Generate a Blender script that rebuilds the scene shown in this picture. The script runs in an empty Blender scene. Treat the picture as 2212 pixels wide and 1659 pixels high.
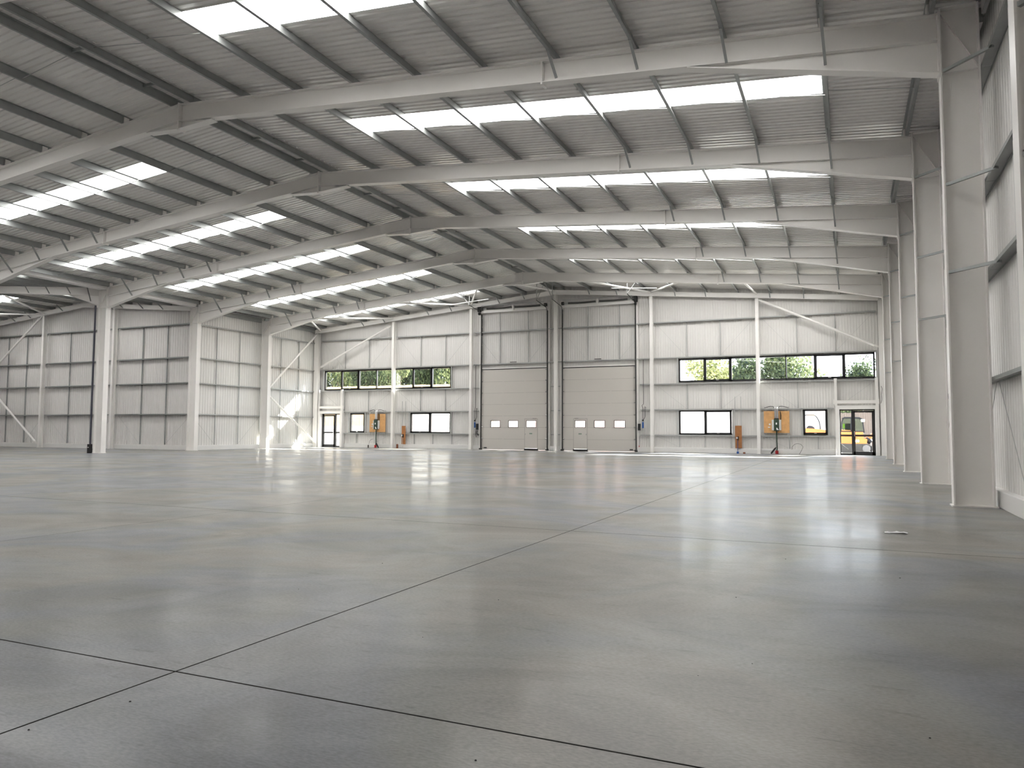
import bpy, math, random
from mathutils import Vector, Matrix
random.seed(7)
C = bpy.context.scene.collection
PI = math.pi

# ------------------------------------------------------------------ camera
CX, CH, FPX = -1.5977, 1.2349, 1623.79
YAW, PITCH, ROLL = 0.4196, 0.0620, 0.0042
def cam_axes():
    cy, sy, cp, sp = math.cos(YAW), math.sin(YAW), math.cos(PITCH), math.sin(PITCH)
    f = Vector((-sy*cp, cy*cp, sp)); r = Vector((cy, sy, 0)); u = r.cross(f)
    cr, sr = math.cos(ROLL), math.sin(ROLL)
    return cr*r + sr*u, -sr*r + cr*u, f
R_, U_, F_ = cam_axes()
cam = bpy.data.cameras.new('camera'); co = bpy.data.objects.new('camera', cam); C.objects.link(co)
cam.sensor_width = 36; cam.lens = FPX/2212*36; cam.clip_end = 500; cam.clip_start = 0.05
M = Matrix((R_, U_, -F_)).transposed().to_4x4(); M.translation = Vector((CX, 0, CH)); co.matrix_world = M
bpy.context.scene.camera = co
def seen(*pts, m=0.03):
    """true when a sample of the polyline falls inside the photographed view"""
    for a, b in zip(pts[:-1], pts[1:]):
        for i in range(25):
            p = Vector(a).lerp(Vector(b), i/24) - Vector((CX, 0, CH)); z = p.dot(F_)
            if z < .1: continue
            x = p.dot(R_)/z*FPX/2212; y = p.dot(U_)/z*FPX/1659
            if abs(x) < .5+m and abs(y) < .5+m: return True
    return False

# ------------------------------------------------------------------ mesh builder
class MB:
    def __init__(s): s.v = []; s.f = []; s.m = []
    def add(s, v, f, m=0):
        n = len(s.v); s.v += [tuple(p) for p in v]; s.f += [tuple(i+n for i in q) for q in f]; s.m += [m]*len(f); return s
    def box(s, x0, y0, z0, x1, y1, z1, m=0):
        x0, x1 = sorted((x0, x1)); y0, y1 = sorted((y0, y1)); z0, z1 = sorted((z0, z1))
        return s.add([(x0,y0,z0),(x1,y0,z0),(x1,y1,z0),(x0,y1,z0),(x0,y0,z1),(x1,y0,z1),(x1,y1,z1),(x0,y1,z1)],
              [(0,3,2,1),(4,5,6,7),(0,1,5,4),(1,2,6,5),(2,3,7,6),(3,0,4,7)], m)
    def prism(s, poly, axis, a, b, m=0):
        """poly: 2-D outline; axis 'y' -> poly is (x,z), 'x' -> (y,z), 'z' -> (x,y)"""
        def P(u, v, w): return {'y': (u, w, v), 'x': (w, u, v), 'z': (u, v, w)}[axis]
        n = len(poly)
        v = [P(u, w, a) for u, w in poly] + [P(u, w, b) for u, w in poly]
        f = [tuple(range(n)), tuple(range(2*n-1, n-1, -1))] + [(i, (i+1) % n, n+(i+1) % n, n+i) for i in range(n)]
        return s.add(v, f, m)
    def bar(s, p, q, w, h, up=(0,0,1), m=0):
        p, q = Vector(p), Vector(q); d = (q-p).normalized(); up = Vector(up)
        if abs(d.dot(up)) > .98: up = Vector((0,1,0)) if abs(d.y) < .9 else Vector((1,0,0))
        a = d.cross(up).normalized()*w/2; b = a.cross(d).normalized()*h/2
        v = [p-a-b, p+a-b, p+a+b, p-a+b, q-a-b, q+a-b, q+a+b, q-a+b]
        return s.add(v, [(0,1,2,3),(7,6,5,4),(0,4,5,1),(1,5,6,2),(2,6,7,3),(3,7,4,0)], m)
    def tube(s, pts, r, n=8, m=0, cap=True):
        pts = [Vector(p) for p in pts]; base = len(s.v); a = None
        for i, p in enumerate(pts):
            d = (pts[min(i+1, len(pts)-1)] - pts[max(i-1, 0)]).normalized()
            if a is None: a = d.cross(Vector((0,0,1)) if abs(d.z) < .9 else Vector((1,0,0))).normalized()
            a = (a - d*a.dot(d)).normalized(); b = d.cross(a)
            rr = r[i] if isinstance(r, (list, tuple)) else r
            s.v += [tuple(p + rr*(math.cos(2*PI*k/n)*a + math.sin(2*PI*k/n)*b)) for k in range(n)]
        for i in range(len(pts)-1):
            for k in range(n):
                o = base+i*n; s.f.append((o+k, o+(k+1) % n, o+n+(k+1) % n, o+n+k)); s.m.append(m)
        if cap:
            s.f.append(tuple(base+k for k in range(n-1, -1, -1))); s.m.append(m)
            s.f.append(tuple(base+(len(pts)-1)*n+k for k in range(n))); s.m.append(m)
        return s
    def build(s, name, mats, parent=None, bevel=0, smooth=False):
        me = bpy.data.meshes.new(name); me.from_pydata(s.v, [], s.f)
        mats = mats if isinstance(mats, (list, tuple)) else [mats]
        for x in mats: me.materials.append(x)
        if len(mats) > 1: me.polygons.foreach_set('material_index', s.m)
        if smooth: me.polygons.foreach_set('use_smooth', [True]*len(s.f))
        me.update()
        o = bpy.data.objects.new(name, me); C.objects.link(o)
        if parent: o.parent = parent; o.matrix_parent_inverse = Matrix.Translation(-parent.location)
        if bevel:
            b = o.modifiers.new('bevel', 'BEVEL'); b.width = bevel; b.segments = 2; b.limit_method = 'ANGLE'
        return o
def tag(o, label=None, cat=None, group=None, kind=None):
    if label: o['label'] = label
    if cat: o['category'] = cat
    if group: o['group'] = group
    if kind: o['kind'] = kind
    return o
def empty(name, loc, label=None, cat=None, group=None, kind=None):
    o = bpy.data.objects.new(name, None); C.objects.link(o); o.location = loc; o.empty_display_size = .2
    return tag(o, label, cat, group, kind)
ORD = ['first','second','third','fourth','fifth','sixth','seventh','eighth','ninth','tenth','eleventh','twelfth']

# ------------------------------------------------------------------ materials
def mat(name, col, rough=.5, metal=0, spec=.5, noise=0, nscale=3, bump=0, bscale=20, coat=0):
    m = bpy.data.materials.new(name); m.use_nodes = True; nt = m.node_tree; b = nt.nodes['Principled BSDF']
    b.inputs['Base Color'].default_value = (*col, 1); b.inputs['Roughness'].default_value = rough
    b.inputs['Metallic'].default_value = metal; b.inputs['Specular IOR Level'].default_value = spec
    if coat: b.inputs['Coat Weight'].default_value = coat
    if noise or bump:
        tc = nt.nodes.new('ShaderNodeTexCoord')
        if noise:
            n = nt.nodes.new('ShaderNodeTexNoise'); n.inputs['Scale'].default_value = nscale; n.inputs['Detail'].default_value = 5
            nt.links.new(tc.outputs['Object'], n.inputs['Vector'])
            mx = nt.nodes.new('ShaderNodeMix'); mx.data_type = 'RGBA'
            mx.inputs[6].default_value = (*[c*(1-noise) for c in col], 1); mx.inputs[7].default_value = (*[min(1, c*(1+noise)) for c in col], 1)
            nt.links.new(n.outputs['Fac'], mx.inputs[0]); nt.links.new(mx.outputs[2], b.inputs['Base Color'])
        if bump:
            n2 = nt.nodes.new('ShaderNodeTexNoise'); n2.inputs['Scale'].default_value = bscale
            nt.links.new(tc.outputs['Object'], n2.inputs['Vector'])
            bp = nt.nodes.new('ShaderNodeBump'); bp.inputs['Strength'].default_value = bump; bp.inputs['Distance'].default_value = .02
            nt.links.new(n2.outputs['Fac'], bp.inputs['Height']); nt.links.new(bp.outputs['Normal'], b.inputs['Normal'])
    return m
WHITE  = mat('white_painted_steel', (.84,.82,.79), .38, noise=.03, nscale=.8)
LINER  = mat('white_roof_liner_sheet', (.86,.84,.81), .21, spec=.6, noise=.03, nscale=.4)
CLAD   = mat('white_wall_cladding', (.71,.695,.67), .42, noise=.03, nscale=.5)
GALV   = mat('galvanised_steel', (.34,.355,.345), .42, metal=.35, noise=.15, nscale=4)
RAILM  = mat('galvanised_wall_rail_steel', (.46,.465,.455), .45, metal=.3, noise=.1, nscale=4)
DARKG  = mat('dark_oiled_steel', (.07,.07,.065), .5, metal=.4)
KERB   = mat('white_painted_kerb', (.74,.73,.71), .6, noise=.04, nscale=2)
BLACK  = mat('black_window_aluminium', (.012,.012,.013), .4)
DOORP  = mat('cream_white_door_panel', (.58,.55,.51), .45, bump=.1, bscale=60)
SEAM   = mat('grey_door_seam', (.30,.285,.265), .7)
RUBBER = mat('black_rubber', (.015,.015,.015), .8)
PLY    = mat('plywood', (.66,.37,.15), .7, noise=.25, nscale=6)
PLYD   = mat('dark_plywood', (.36,.15,.05), .7, noise=.3, nscale=8)
GREEN  = mat('dark_green_enclosure', (.02,.045,.025), .5)
RED    = mat('red_plastic', (.45,.01,.015), .5)
BLUE   = mat('blue_plastic', (.02,.09,.32), .4)
PIPEB  = mat('brown_clay_pipe', (.22,.07,.03), .7)
CHROME = mat('polished_steel', (.75,.75,.76), .25, metal=1)
PAPER  = mat('crumpled_paper', (.85,.85,.85), .8)
CRUMB  = mat('dark_grit', (.02,.02,.02), .9)
ORANGE = mat('orange_machine_paint', (.34,.085,.008), .5, noise=.06, nscale=2)
CABM   = mat('dark_cab_frame', (.012,.013,.016), .8, spec=.1)
TRACK  = mat('dusty_rubber_track', (.025,.024,.024), .9, noise=.3, nscale=8)
SEATM  = mat('black_vinyl_seat', (.02,.02,.025), .8, spec=.1)
BARK   = mat('bark', (.07,.05,.035), .9, noise=.4, nscale=6)
FENCE  = mat('weathered_fence_boards', (.085,.066,.056), .85, noise=.3, nscale=4)
FENCEY = mat('new_timber_boards', (.42,.29,.14), .8, noise=.2, nscale=3)
PINK   = mat('pinkish_hoarding_boards', (.62,.40,.38), .8, noise=.15, nscale=3)
CABIN  = mat('white_site_cabin', (.8,.8,.8), .5)
BLOCK  = mat('grey_concrete_blocks', (.42,.40,.38), .9, noise=.15, nscale=4)
YARD   = mat('pale_yard_concrete', (.48,.46,.43), .9, noise=.15, nscale=1.5)
RUBBLE = mat('timber_and_rubble', (.45,.32,.24), .9, noise=.4, nscale=6)
HIVIS  = mat('yellow_hi_vis_cloth', (.16,.22,.01), .8)
SIGNG  = mat('green_sign_ink', (.02,.13,.07), .6)

def glass(name, tint=(.80,.82,.815), refl=.05):
    m = bpy.data.materials.new(name); m.use_nodes = True; nt = m.node_tree; nt.nodes.clear()
    out = nt.nodes.new('ShaderNodeOutputMaterial'); t = nt.nodes.new('ShaderNodeBsdfTransparent'); g = nt.nodes.new('ShaderNodeBsdfGlossy')
    mx = nt.nodes.new('ShaderNodeMixShader'); mx.inputs[0].default_value = refl
    t.inputs['Color'].default_value = (*tint, 1); g.inputs['Roughness'].default_value = .02
    nt.links.new(t.outputs[0], mx.inputs[1]); nt.links.new(g.outputs[0], mx.inputs[2])
    nt.links.new(mx.outputs[0], out.inputs[0]); return m
GLASS = glass('window_glass')
def rooflight_mat():
    m = bpy.data.materials.new('translucent_rooflight_sheet'); m.use_nodes = True; nt = m.node_tree; nt.nodes.clear()
    out = nt.nodes.new('ShaderNodeOutputMaterial'); t = nt.nodes.new('ShaderNodeBsdfTranslucent'); d = nt.nodes.new('ShaderNodeBsdfDiffuse')
    t.inputs['Color'].default_value = (.56,.555,.545,1); d.inputs['Color'].default_value = (.8,.8,.8,1)
    mx = nt.nodes.new('ShaderNodeMixShader'); mx.inputs[0].default_value = .12
    nt.links.new(t.outputs[0], mx.inputs[1]); nt.links.new(d.outputs[0], mx.inputs[2]); nt.links.new(mx.outputs[0], out.inputs[0]); return m
ROOFL = rooflight_mat()
def leafmat(name, c1, c2):
    m = bpy.data.materials.new(name); m.use_nodes = True; nt = m.node_tree; nt.nodes.clear()
    out = nt.nodes.new('ShaderNodeOutputMaterial'); d = nt.nodes.new('ShaderNodeBsdfDiffuse'); t = nt.nodes.new('ShaderNodeBsdfTranslucent')
    mx = nt.nodes.new('ShaderNodeMixShader'); mx.inputs[0].default_value = .4
    g = nt.nodes.new('ShaderNodeNewGeometry'); cr = nt.nodes.new('ShaderNodeMix'); cr.data_type = 'RGBA'
    cr.inputs[6].default_value = (*c1, 1); cr.inputs[7].default_value = (*c2, 1)
    nt.links.new(g.outputs['Random Per Island'], cr.inputs[0])
    nt.links.new(cr.outputs[2], d.inputs[0]); nt.links.new(cr.outputs[2], t.inputs[0])
    nt.links.new(d.outputs[0], mx.inputs[1]); nt.links.new(t.outputs[0], mx.inputs[2]); nt.links.new(mx.outputs[0], out.inputs[0]); return m
LEAF1 = leafmat('leaves_mid_green', (.04,.062,.036), (.22,.25,.12))
LEAF2 = leafmat('leaves_dark_green', (.012,.02,.018), (.085,.11,.055))
LEAF3 = leafmat('leaves_yellow_green', (.09,.11,.05), (.40,.41,.2))

def floor_mat():
    m = bpy.data.materials.new('polished_concrete'); m.use_nodes = True; nt = m.node_tree; L = nt.links.new
    b = nt.nodes['Principled BSDF']; tc = nt.nodes.new('ShaderNodeTexCoord')
    def noise(scale, det=4, sc=(1,1,1), rough=.5, off=(0,0,0), dist=0):
        mp = nt.nodes.new('ShaderNodeMapping'); mp.inputs['Scale'].default_value = sc; mp.inputs['Location'].default_value = off
        n = nt.nodes.new('ShaderNodeTexNoise'); n.inputs['Scale'].default_value = scale; n.inputs['Detail'].default_value = det
        n.inputs['Roughness'].default_value = rough; n.inputs['Distortion'].default_value = dist
        L(tc.outputs['Object'], mp.inputs['Vector']); L(mp.outputs[0], n.inputs['Vector']); return n.outputs['Fac']
    def ramp(fac, stops):
        r = nt.nodes.new('ShaderNodeValToRGB'); e = r.color_ramp.elements
        while len(e) < len(stops): e.new(.5)
        for k, (p, c) in enumerate(stops): e[k].position = p; e[k].color = (*c, 1)
        L(fac, r.inputs[0]); return r.outputs[0]
    def scale(col, fac, a, b_, lo, hi):
        m_ = nt.nodes.new('ShaderNodeMapRange'); m_.interpolation_type = 'SMOOTHSTEP'
        for q, v_ in zip((1, 2, 3, 4), (a, b_, lo, hi)): m_.inputs[q].default_value = v_
        L(fac, m_.inputs[0]); vm = nt.nodes.new('ShaderNodeVectorMath'); vm.operation = 'SCALE'
        L(col, vm.inputs[0]); L(m_.outputs[0], vm.inputs['Scale']); return vm.outputs[0]
    def mix(a, c, fac, mode='MIX'):
        x = nt.nodes.new('ShaderNodeMix'); x.data_type = 'RGBA'; x.blend_type = mode
        L(a, x.inputs[6]); L(c, x.inputs[7])
        if isinstance(fac, float): x.inputs[0].default_value = fac
        else: L(fac, x.inputs[0])
        return x.outputs[2]
    base = ramp(noise(.28, 5, dist=1.2), [(.25,(.172,.173,.164)),(.42,(.226,.210,.188)),(.5,(.204,.205,.196)),(.58,(.186,.194,.216)),(.75,(.244,.230,.210))])
    c = scale(base, noise(.7, 7, (.8,1.1,1), .62, dist=1.0), .25, .75, .74, 1.22)
    c = scale(c, noise(60, 3, (.6,1.4,1), .6), .3, .7, .86, 1.12)
    c = scale(c, noise(9, 4, (.35,1.6,1), .65, off=(3,1,0)), .56, .76, 1.0, .74)
    c = scale(c, noise(28, 3, (.35,2.2,1), .6), .66, .76, 1.0, .72)
    L(c, b.inputs['Base Color'])
    r = nt.nodes.new('ShaderNodeMapRange'); r.inputs[1].default_value = .3; r.inputs[2].default_value = .7
    r.inputs[3].default_value = .13; r.inputs[4].default_value = .255; L(noise(.45, 4, (1,1,1), .55, (5,3,0), .2), r.inputs[0])
    r.interpolation_type = 'SMOOTHSTEP'; L(r.outputs[0], b.inputs['Coat Roughness']); b.inputs['Roughness'].default_value = .5; b.inputs['Specular IOR Level'].default_value = .25
    b.inputs['Coat Weight'].default_value = .42; b.inputs['Coat IOR'].default_value = 1.25
    bp = nt.nodes.new('ShaderNodeBump'); bp.inputs['Strength'].default_value = .06; bp.inputs['Distance'].default_value = .01
    L(noise(1.5, 2, (.5,2.2,1)), bp.inputs['Height']); L(bp.outputs[0], b.inputs['Normal']); L(bp.outputs[0], b.inputs['Coat Normal'])
    return m
FLOOR = floor_mat()

# ------------------------------------------------------------------ building dimensions
B = 5.9585; Y1 = 14.7238
def F(k): return Y1 + (k-1)*B              # F(0)=8.77 ... F(5)=38.56
YB = -9.5                                   # wall behind the camera
YG = 43.85                                  # front of the gable steel
YW = 44.32                                  # gable cladding
XL = -36.29; RX = -18.15                    # left column face, ridge
YA = 32.6                                   # annex end wall steel
AR = -46.5; AE = -56.1                      # annex ridge and far eaves
def zr(x):
    if x > XL-.3: return 8.54 + .088*min(-x, x-XL)
    return 8.54 + .0875*min(-36.9-x, x-AE)
RW, RD = .24, .48                           # rafter flange width, depth

# ------------------------------------------------------------------ floor
fl = MB()
fl.box(AE-.6, YB, -.2, .8, 44.5, 0)
fo = tag(fl.build('floor', FLOOR), 'grey polished concrete floor slab', 'floor', kind='structure')
jm = mat('dark_joint_sealant', (.035,.035,.033), 1, spec=0)
ys = [2.885, 8.885, 14.8, 20.75, 26.7, 32.65, 38.6]
xs = [-4.76 - 5.35*i for i in range(10)]
jf = mat('worn_joint_sealant', (.10,.10,.095), .9, spec=.1)
for y in ys:
    w_ = .0048 if y < 5 else (.004 if y < 10 else .002)
    tag(MB().box(AE if y < 32 else -36.9, y-w_, -.01, .6, y+w_, .0008).build('trim_floor_joint', jm if y < 10 else jf, None), kind='structure')
for x in xs:
    w_ = .0048 if x > -5 else .002
    tag(MB().box(x-w_, 0, -.01, x+w_, 44.2 if x > -36 else 32.8, .0008).build('trim_floor_joint', jm if x > -5 else jf, None), kind='structure')

# ------------------------------------------------------------------ roof sheet (ribs run down the slope)
RL_OFF = (2.38, 3.38)
def rooflight_y(y, kmin):
    k = (y-F(-3))/B
    if k < kmin and not (kmin < 4 and k < 1): return False
    t = (k-math.floor(k))*B
    return RL_OFF[0] <= t <= RL_OFF[1]
P_ = .1986
SH = .225                                   # sheet height over the rafters
def roof_slope(name, x0, x1, y0, y1, cut, parent, kmin=2):
    """ribbed liner between x0 and x1; cut=(xa,xb) leaves the rooflight band open"""
    m = MB(); n = int((y1-y0)/P_)
    prof = [(0,0),(.35,0),(.45,.032),(.85,.032),(.95,0),(1,0)]
    for i in range(n):
        y = y0+i*P_
        spans = [(x0, x1)]
        if cut and rooflight_y(y+P_/2, kmin): spans = [(x0, cut[0]), (cut[1], x1)]
        for a, b in spans:
            v = []
            for t, h in prof:
                for x in (a, b): v.append((x, y+t*P_, ZS(x)+h))
            m.add(v, [(2*j, 2*j+1, 2*j+3, 2*j+2) for j in range(len(prof)-1)])
    return m.build(name, LINER, parent)
def ZS(x): return zs_fun(x) + SH
ceil = empty('ceiling', (RX, 20, 9), kind='structure')
def zs_fun(x): return 8.54 - .088*x
roof_slope('roof_liner', RX, .95, YB, 44.6, (-14.4, -1.93), ceil, 3)
def zs_fun(x): return 8.54 + .088*(x-XL)
roof_slope('roof_liner', -37.2, RX, YB, 44.6, (-35.12, -22.12), ceil)
def zs_fun(x): return 8.54 + .0875*(-36.9-x)
roof_slope('roof_liner', AR, -36.75, YB, YA+.6, (-44.6, -38.8), ceil, 4)
def zs_fun(x): return 8.54 + .0875*(x-AE)
roof_slope('roof_liner', AE-.7, AR, YB, YA+.6, (-54.2, -48.4), ceil, 5)
MB().prism([(RX-.5, zr(RX)+SH-.03),(RX, zr(RX)+SH+.005),(RX+.5, zr(RX)+SH-.03),(RX+.5, zr(RX)+SH+.0),(RX, zr(RX)+SH+.06),(RX-.5, zr(RX)+SH+.0)], 'y', YB, 44.6).build('ridge_flashing', LINER, ceil)

BAYN = {-1:'bay over the camera', 0:'bay nearest the camera', 1:'second bay from the camera', 2:'third bay from the camera', 3:'fourth bay from the camera', 4:'fifth bay from the camera', 5:'last bay by the end wall'}
BAYS = {-1:'bay over the camera', 0:'nearest bay', 1:'second bay', 2:'third bay', 3:'fourth bay', 4:'fifth bay', 5:'last bay'}
def rooflight(x0, x1, k, side, fn):
    y0 = F(k)+RL_OFF[0]-.02; y1 = F(k)+RL_OFF[1]+.02
    if not (-10 < y0): return
    m = MB(); n = 20; p = (y1-y0)/n
    for i in range(n):
        ya, yb = y0+i*p, y0+(i+1)*p; h = .012 if i % 4 in (1, 2) else 0; h2 = .012 if (i+1) % 4 in (1, 2) else 0
        m.add([(x0,ya,fn(x0)+SH+.02+h),(x1,ya,fn(x1)+SH+.02+h),(x1,yb,fn(x1)+SH+.02+h2),(x0,yb,fn(x0)+SH+.02+h2)], [(0,1,2,3)])
    o = m.build('rooflight', ROOFL)
    if seen(((x0), (y0+y1)/2, fn(x0)), (x1, (y0+y1)/2, fn(x1))):
        tag(o, 'translucent white rooflight strip, %s slope, %s' % (side, BAYN[k]), 'rooflight', 'translucent rooflight strips in the roof')
    else:
        o.name = 'ceiling_rooflight_unseen'; o['kind'] = 'structure'
for k in (-3, -1, 0, 1, 2, 3, 4, 5):  # unseen rows over and behind the camera, added to tune near-end brightness
    if k != -1: rooflight(-14.42, -1.91, k, 'right', lambda x: 8.54-.088*x)
    rooflight(-35.14, -22.10, k, 'left', lambda x: 8.54+.088*(x-XL))
    if 1 <= k < 4:
        rooflight(-44.62, -38.78, k, 'side hall near', lambda x: 8.54+.0875*(-36.9-x))
        if k > 1: rooflight(-54.22, -48.38, k, 'side hall far', lambda x: 8.54+.0875*(x-AE))

# ------------------------------------------------------------------ walls
def sheet_wall(name, axis, pos, u0, u1, ztop, holes, sgn, pitch=.145, dep=.010, z0=.28):
    """vertical-ribbed sheet. axis 'y': wall at y=pos, u=x. axis 'x': wall at x=pos, u=y. sgn points into the hall"""
    m = MB(); n = max(1, int(round((u1-u0)/pitch))); p = (u1-u0)/n
    prof = [(0,0),(.62,0),(.72,dep),(.9,dep),(1,0)]
    for i in range(n):
        u = u0+i*p; uc = u+p/2
        cuts = sorted((a[2], a[3]) for a in holes if a[0] < uc < a[1])
        segs = []; z = z0
        for a, b in cuts:
            if a > z: segs.append((z, a))
            z = max(z, b)
        segs.append((z, None))
        for a, b in segs:
            v = []
            for t, h in prof:
                uu = u+t*p; w = pos - sgn*h; zt = ztop(uu) if b is None else b
                for zz in (a, zt): v.append((uu, w, zz) if axis == 'y' else (w, uu, zz))
            m.add(v, [(2*j, 2*j+2, 2*j+3, 2*j+1) for j in range(len(prof)-1)])
    return tag(m.build(name, CLAD), kind='structure')
WINS = {  # x0,x1,z0,z1
 'clerL': (-36.22,-25.79,4.09,5.50), 'clerR': (-10.60,-.20,4.12,5.48),
 'lowR': (-10.60,-7.62,1.05,2.46), 'smallR': (-3.82,-2.59,1.08,2.49), 'smallL': (-33.92,-32.66,1.05,2.44), 'lowL': (-28.92,-25.80,1.05,2.44),
 'doorR': (-1.99,-.26,0,2.46), 'doorL': (-36.37,-34.61,0,2.40), 'secL': (-23.46,-18.86,0,5.2), 'secR': (-17.80,-13.17,0,5.15)}
G = .93
sheet_wall('wall_far', 'y', YW, -37.15, .85, lambda x: zr(x)+.3, [tuple(WINS[k]) for k in WINS], 1)
sheet_wall('wall_right', 'x', .8, YB, YW, lambda y: 8.82, [], 1, pitch=.2, dep=.008)
sheet_wall('wall_left', 'x', -37.05, YA, YW, lambda y: 8.85, [], -1, pitch=.2, dep=.022)
sheet_wall('wall_annex_end', 'y', YA+.5, AE-.6, -36.9, lambda x: 8.84+.0875*min(-36.9-x, x-AE) if x < -36.9 else 8.84, [], 1, pitch=.2, dep=.02)
sheet_wall('wall_annex_side', 'x', AE-.6, YB, YA+.5, lambda y: 8.82, [], -1, pitch=.4)
sheet_wall('wall_near', 'y', YB, AE-.6, .85, lambda x: 10.6, [], -1, pitch=.8, z0=0)
# opaque outer skin strip at the eaves keeps daylight out of the laps
sk = MB()
sk.box(.83, YB, 0, .9, 44.6, 8.95)
sk.box(AE-.7, YB, 0, AE-.63, YA+.6, 8.95)
tag(sk.build('wall_outer_skin', CLAD), kind='structure')
# kerbs
def kerb(name, *b):
    return tag(MB().box(*b).build(name, KERB, bevel=.01), kind='structure')
def span_minus(a, b, cuts):
    out = []; x = a
    for c, d in sorted(cuts):
        if c > x: out.append((x, c))
        x = max(x, d)
    if x < b: out.append((x, b))
    return out
for a, b in span_minus(-37.0, .6, [(WINS[k][0]-.2, WINS[k][1]+.2) for k in ('doorR','doorL')] + [(WINS[k][0]-.12, WINS[k][1]+.12) for k in ('secL','secR')]):
    kerb('baseboard_far', a, 44.18, 0, b, 44.45, .28)
kerb('baseboard_right', .66, YB, 0, .95, 44.18, .28)
kerb('baseboard_left', -37.2, YA+.4, 0, -36.88, 44.18, .28)
kerb('baseboard_annex', AE-.4, YA+.36, 0, -37.2, YA+.6, .28)

# ------------------------------------------------------------------ portal columns
def side_name(s): return 'right' if s > 0 else 'left'
RAILZ = [2.13, 3.98, 5.5, 7.5]
FR = {0:'nearest', 1:'second', 2:'third', 3:'fourth', 4:'fifth', 5:'sixth'}
def column(k, s):
    """s=+1 right wall column, s=-1 left column"""
    y = F(k); X = (lambda d: d) if s > 0 else (lambda d: XL-d)
    top = 8.62 if s > 0 else 8.41
    o = empty('steel_column', (X(.3), y, 0), None, 'column', 'steel portal columns along the %s side' % side_name(s))
    if s > 0: o['label'] = 'tall white steel column against the right wall, %s from the camera' % ORD[k]
    else: o['label'] = {3:'wide white steel column, leftmost one standing clear in the hall', 4:'white steel column where the side hall end wall meets the left wall', 5:'white steel column on the left wall beside the sunlit patch', 2:'white steel column at the left picture edge'}[k]
    m = MB()
    m.box(X(0), y-.14, 0, X(.028), y+.14, top); m.box(X(.575), y-.14, 0, X(.60), y+.14, top)
    m.box(X(.02), y-.009, 0, X(.58), y+.009, top)
    m.box(X(-.0), y-.14, top-.02, X(.60), y+.14, top)
    m.build('shaft', WHITE, o)
    st = MB(); st.bar((X(.03), y-.0, top-.05), (X(.585), y, 7.52), .14, .018, up=(0,0,1)); st.build('diagonal_stiffener', WHITE, o)
    st = MB(); st.box(X(.03), y-.07, 7.47, X(.575), y+.07, 7.485); st.build('knee_stiffener', WHITE, o)
    MB().box(X(-.03), y-.17, 0, X(.64), y+.17, .022).build('base_plate', WHITE, o)
    if s > 0:
        for z in RAILZ[1:]:
            yb = y-.80
            MB().bar((X(.045), y-.13, z-.02), (X(.68), yb, z-.02), .05, .05).build('fly_brace', GALV, o)
    return o
for k in range(0, 6): column(k, 1)
for k in (3, 4, 5): column(k, -1)

# ------------------------------------------------------------------ rafters
PUR = [.13+1.76*i for i in range(11)]      # distance of each purlin from the column face
def rafter(k, s):
    y = F(k); X = (lambda d: -d) if s > 0 else (lambda d: XL+d)
    H = 18.145
    zt = lambda d: 8.54+.088*d
    o = empty('roof_rafter', (X(9), y, zt(9)), 'white steel rafter on the %s slope, %s frame from the camera' % (side_name(s), ORD[k]), 'rafter', 'white steel roof rafters')
    m = MB()
    m.prism([(X(0), zt(0)),(X(H), zt(H)),(X(H), zt(H)-RD),(X(0), zt(0)-RD)], 'y', y-.007, y+.007)
    for dz in (-.012, -RD+.012):
        m.bar((X(0), y, zt(0)+dz), (X(H), y, zt(H)+dz), RW, .024)
    m.build('beam', WHITE, o)
    h = MB()
    h.prism([(X(0), zt(0)-RD+.01),(X(4.2), zt(4.2)-RD+.01),(X(4.25), zt(4.2)-RD-.01),(X(0), 7.50)], 'y', y-.007, y+.007)
    h.bar((X(0), y, 7.485), (X(4.35), y, zt(4.35)-RD-.008), RW, .024)
    h.build('haunch', WHITE, o)
    e = MB(); e.box(X(-.001), y-.12, 7.40, X(.022), y+.12, 8.60); e.build('end_plate', WHITE, o)
    a = MB()
    a.prism([(X(H), zt(H)-RD+.01),(X(H), 9.44),(X(H-1.15), 9.50),(X(H-1.25), zt(H-1.25)-RD+.01)], 'y', y-.007, y+.007)
    a.bar((X(H), y, 9.445), (X(H-1.2), y, 9.515), RW, .02)
    a.build('apex_haunch', WHITE, o)
    p = MB(); p.box(X(H), y-.13, 9.40, X(H-.02), y+.13, zt(H)+.03); p.build('apex_plate', WHITE, o)
    p = MB(); p.box(X(7.43), y-.13, zt(7.45)-RD-.05, X(7.47), y+.13, zt(7.45)-.02); p.build('splice_plate', WHITE, o)
    for i in (1, 2, 3, 4):
        d = PUR[i]
        zb = (zt(d)-RD+.05) if d > 4.3 else (7.50+(zt(4.25)-RD-7.5)*d/4.25+.06)
        l = .52 if i > 1 else .85
        MB().bar((X(d-.06), y-.115, zb), (X(d-.0), y-l, zt(d)+.06), .05, .05, up=(0,1,0)).build('fly_brace', GALV, o)
    for d in PUR:
        if seen((X(d), y, zt(d)), (X(d), y+.1, zt(d)+.1)):
            MB().box(X(d)-.05 if s > 0 else X(d)+.008, y-.10, zt(d), X(d)-.01 if s > 0 else X(d)+.04, y+.06, zt(d)+.19).build('purlin_cleat', WHITE, o)
    return o
for k in range(0, 6):
    rafter(k, 1)
    if k > 0: rafter(k, -1)

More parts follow.
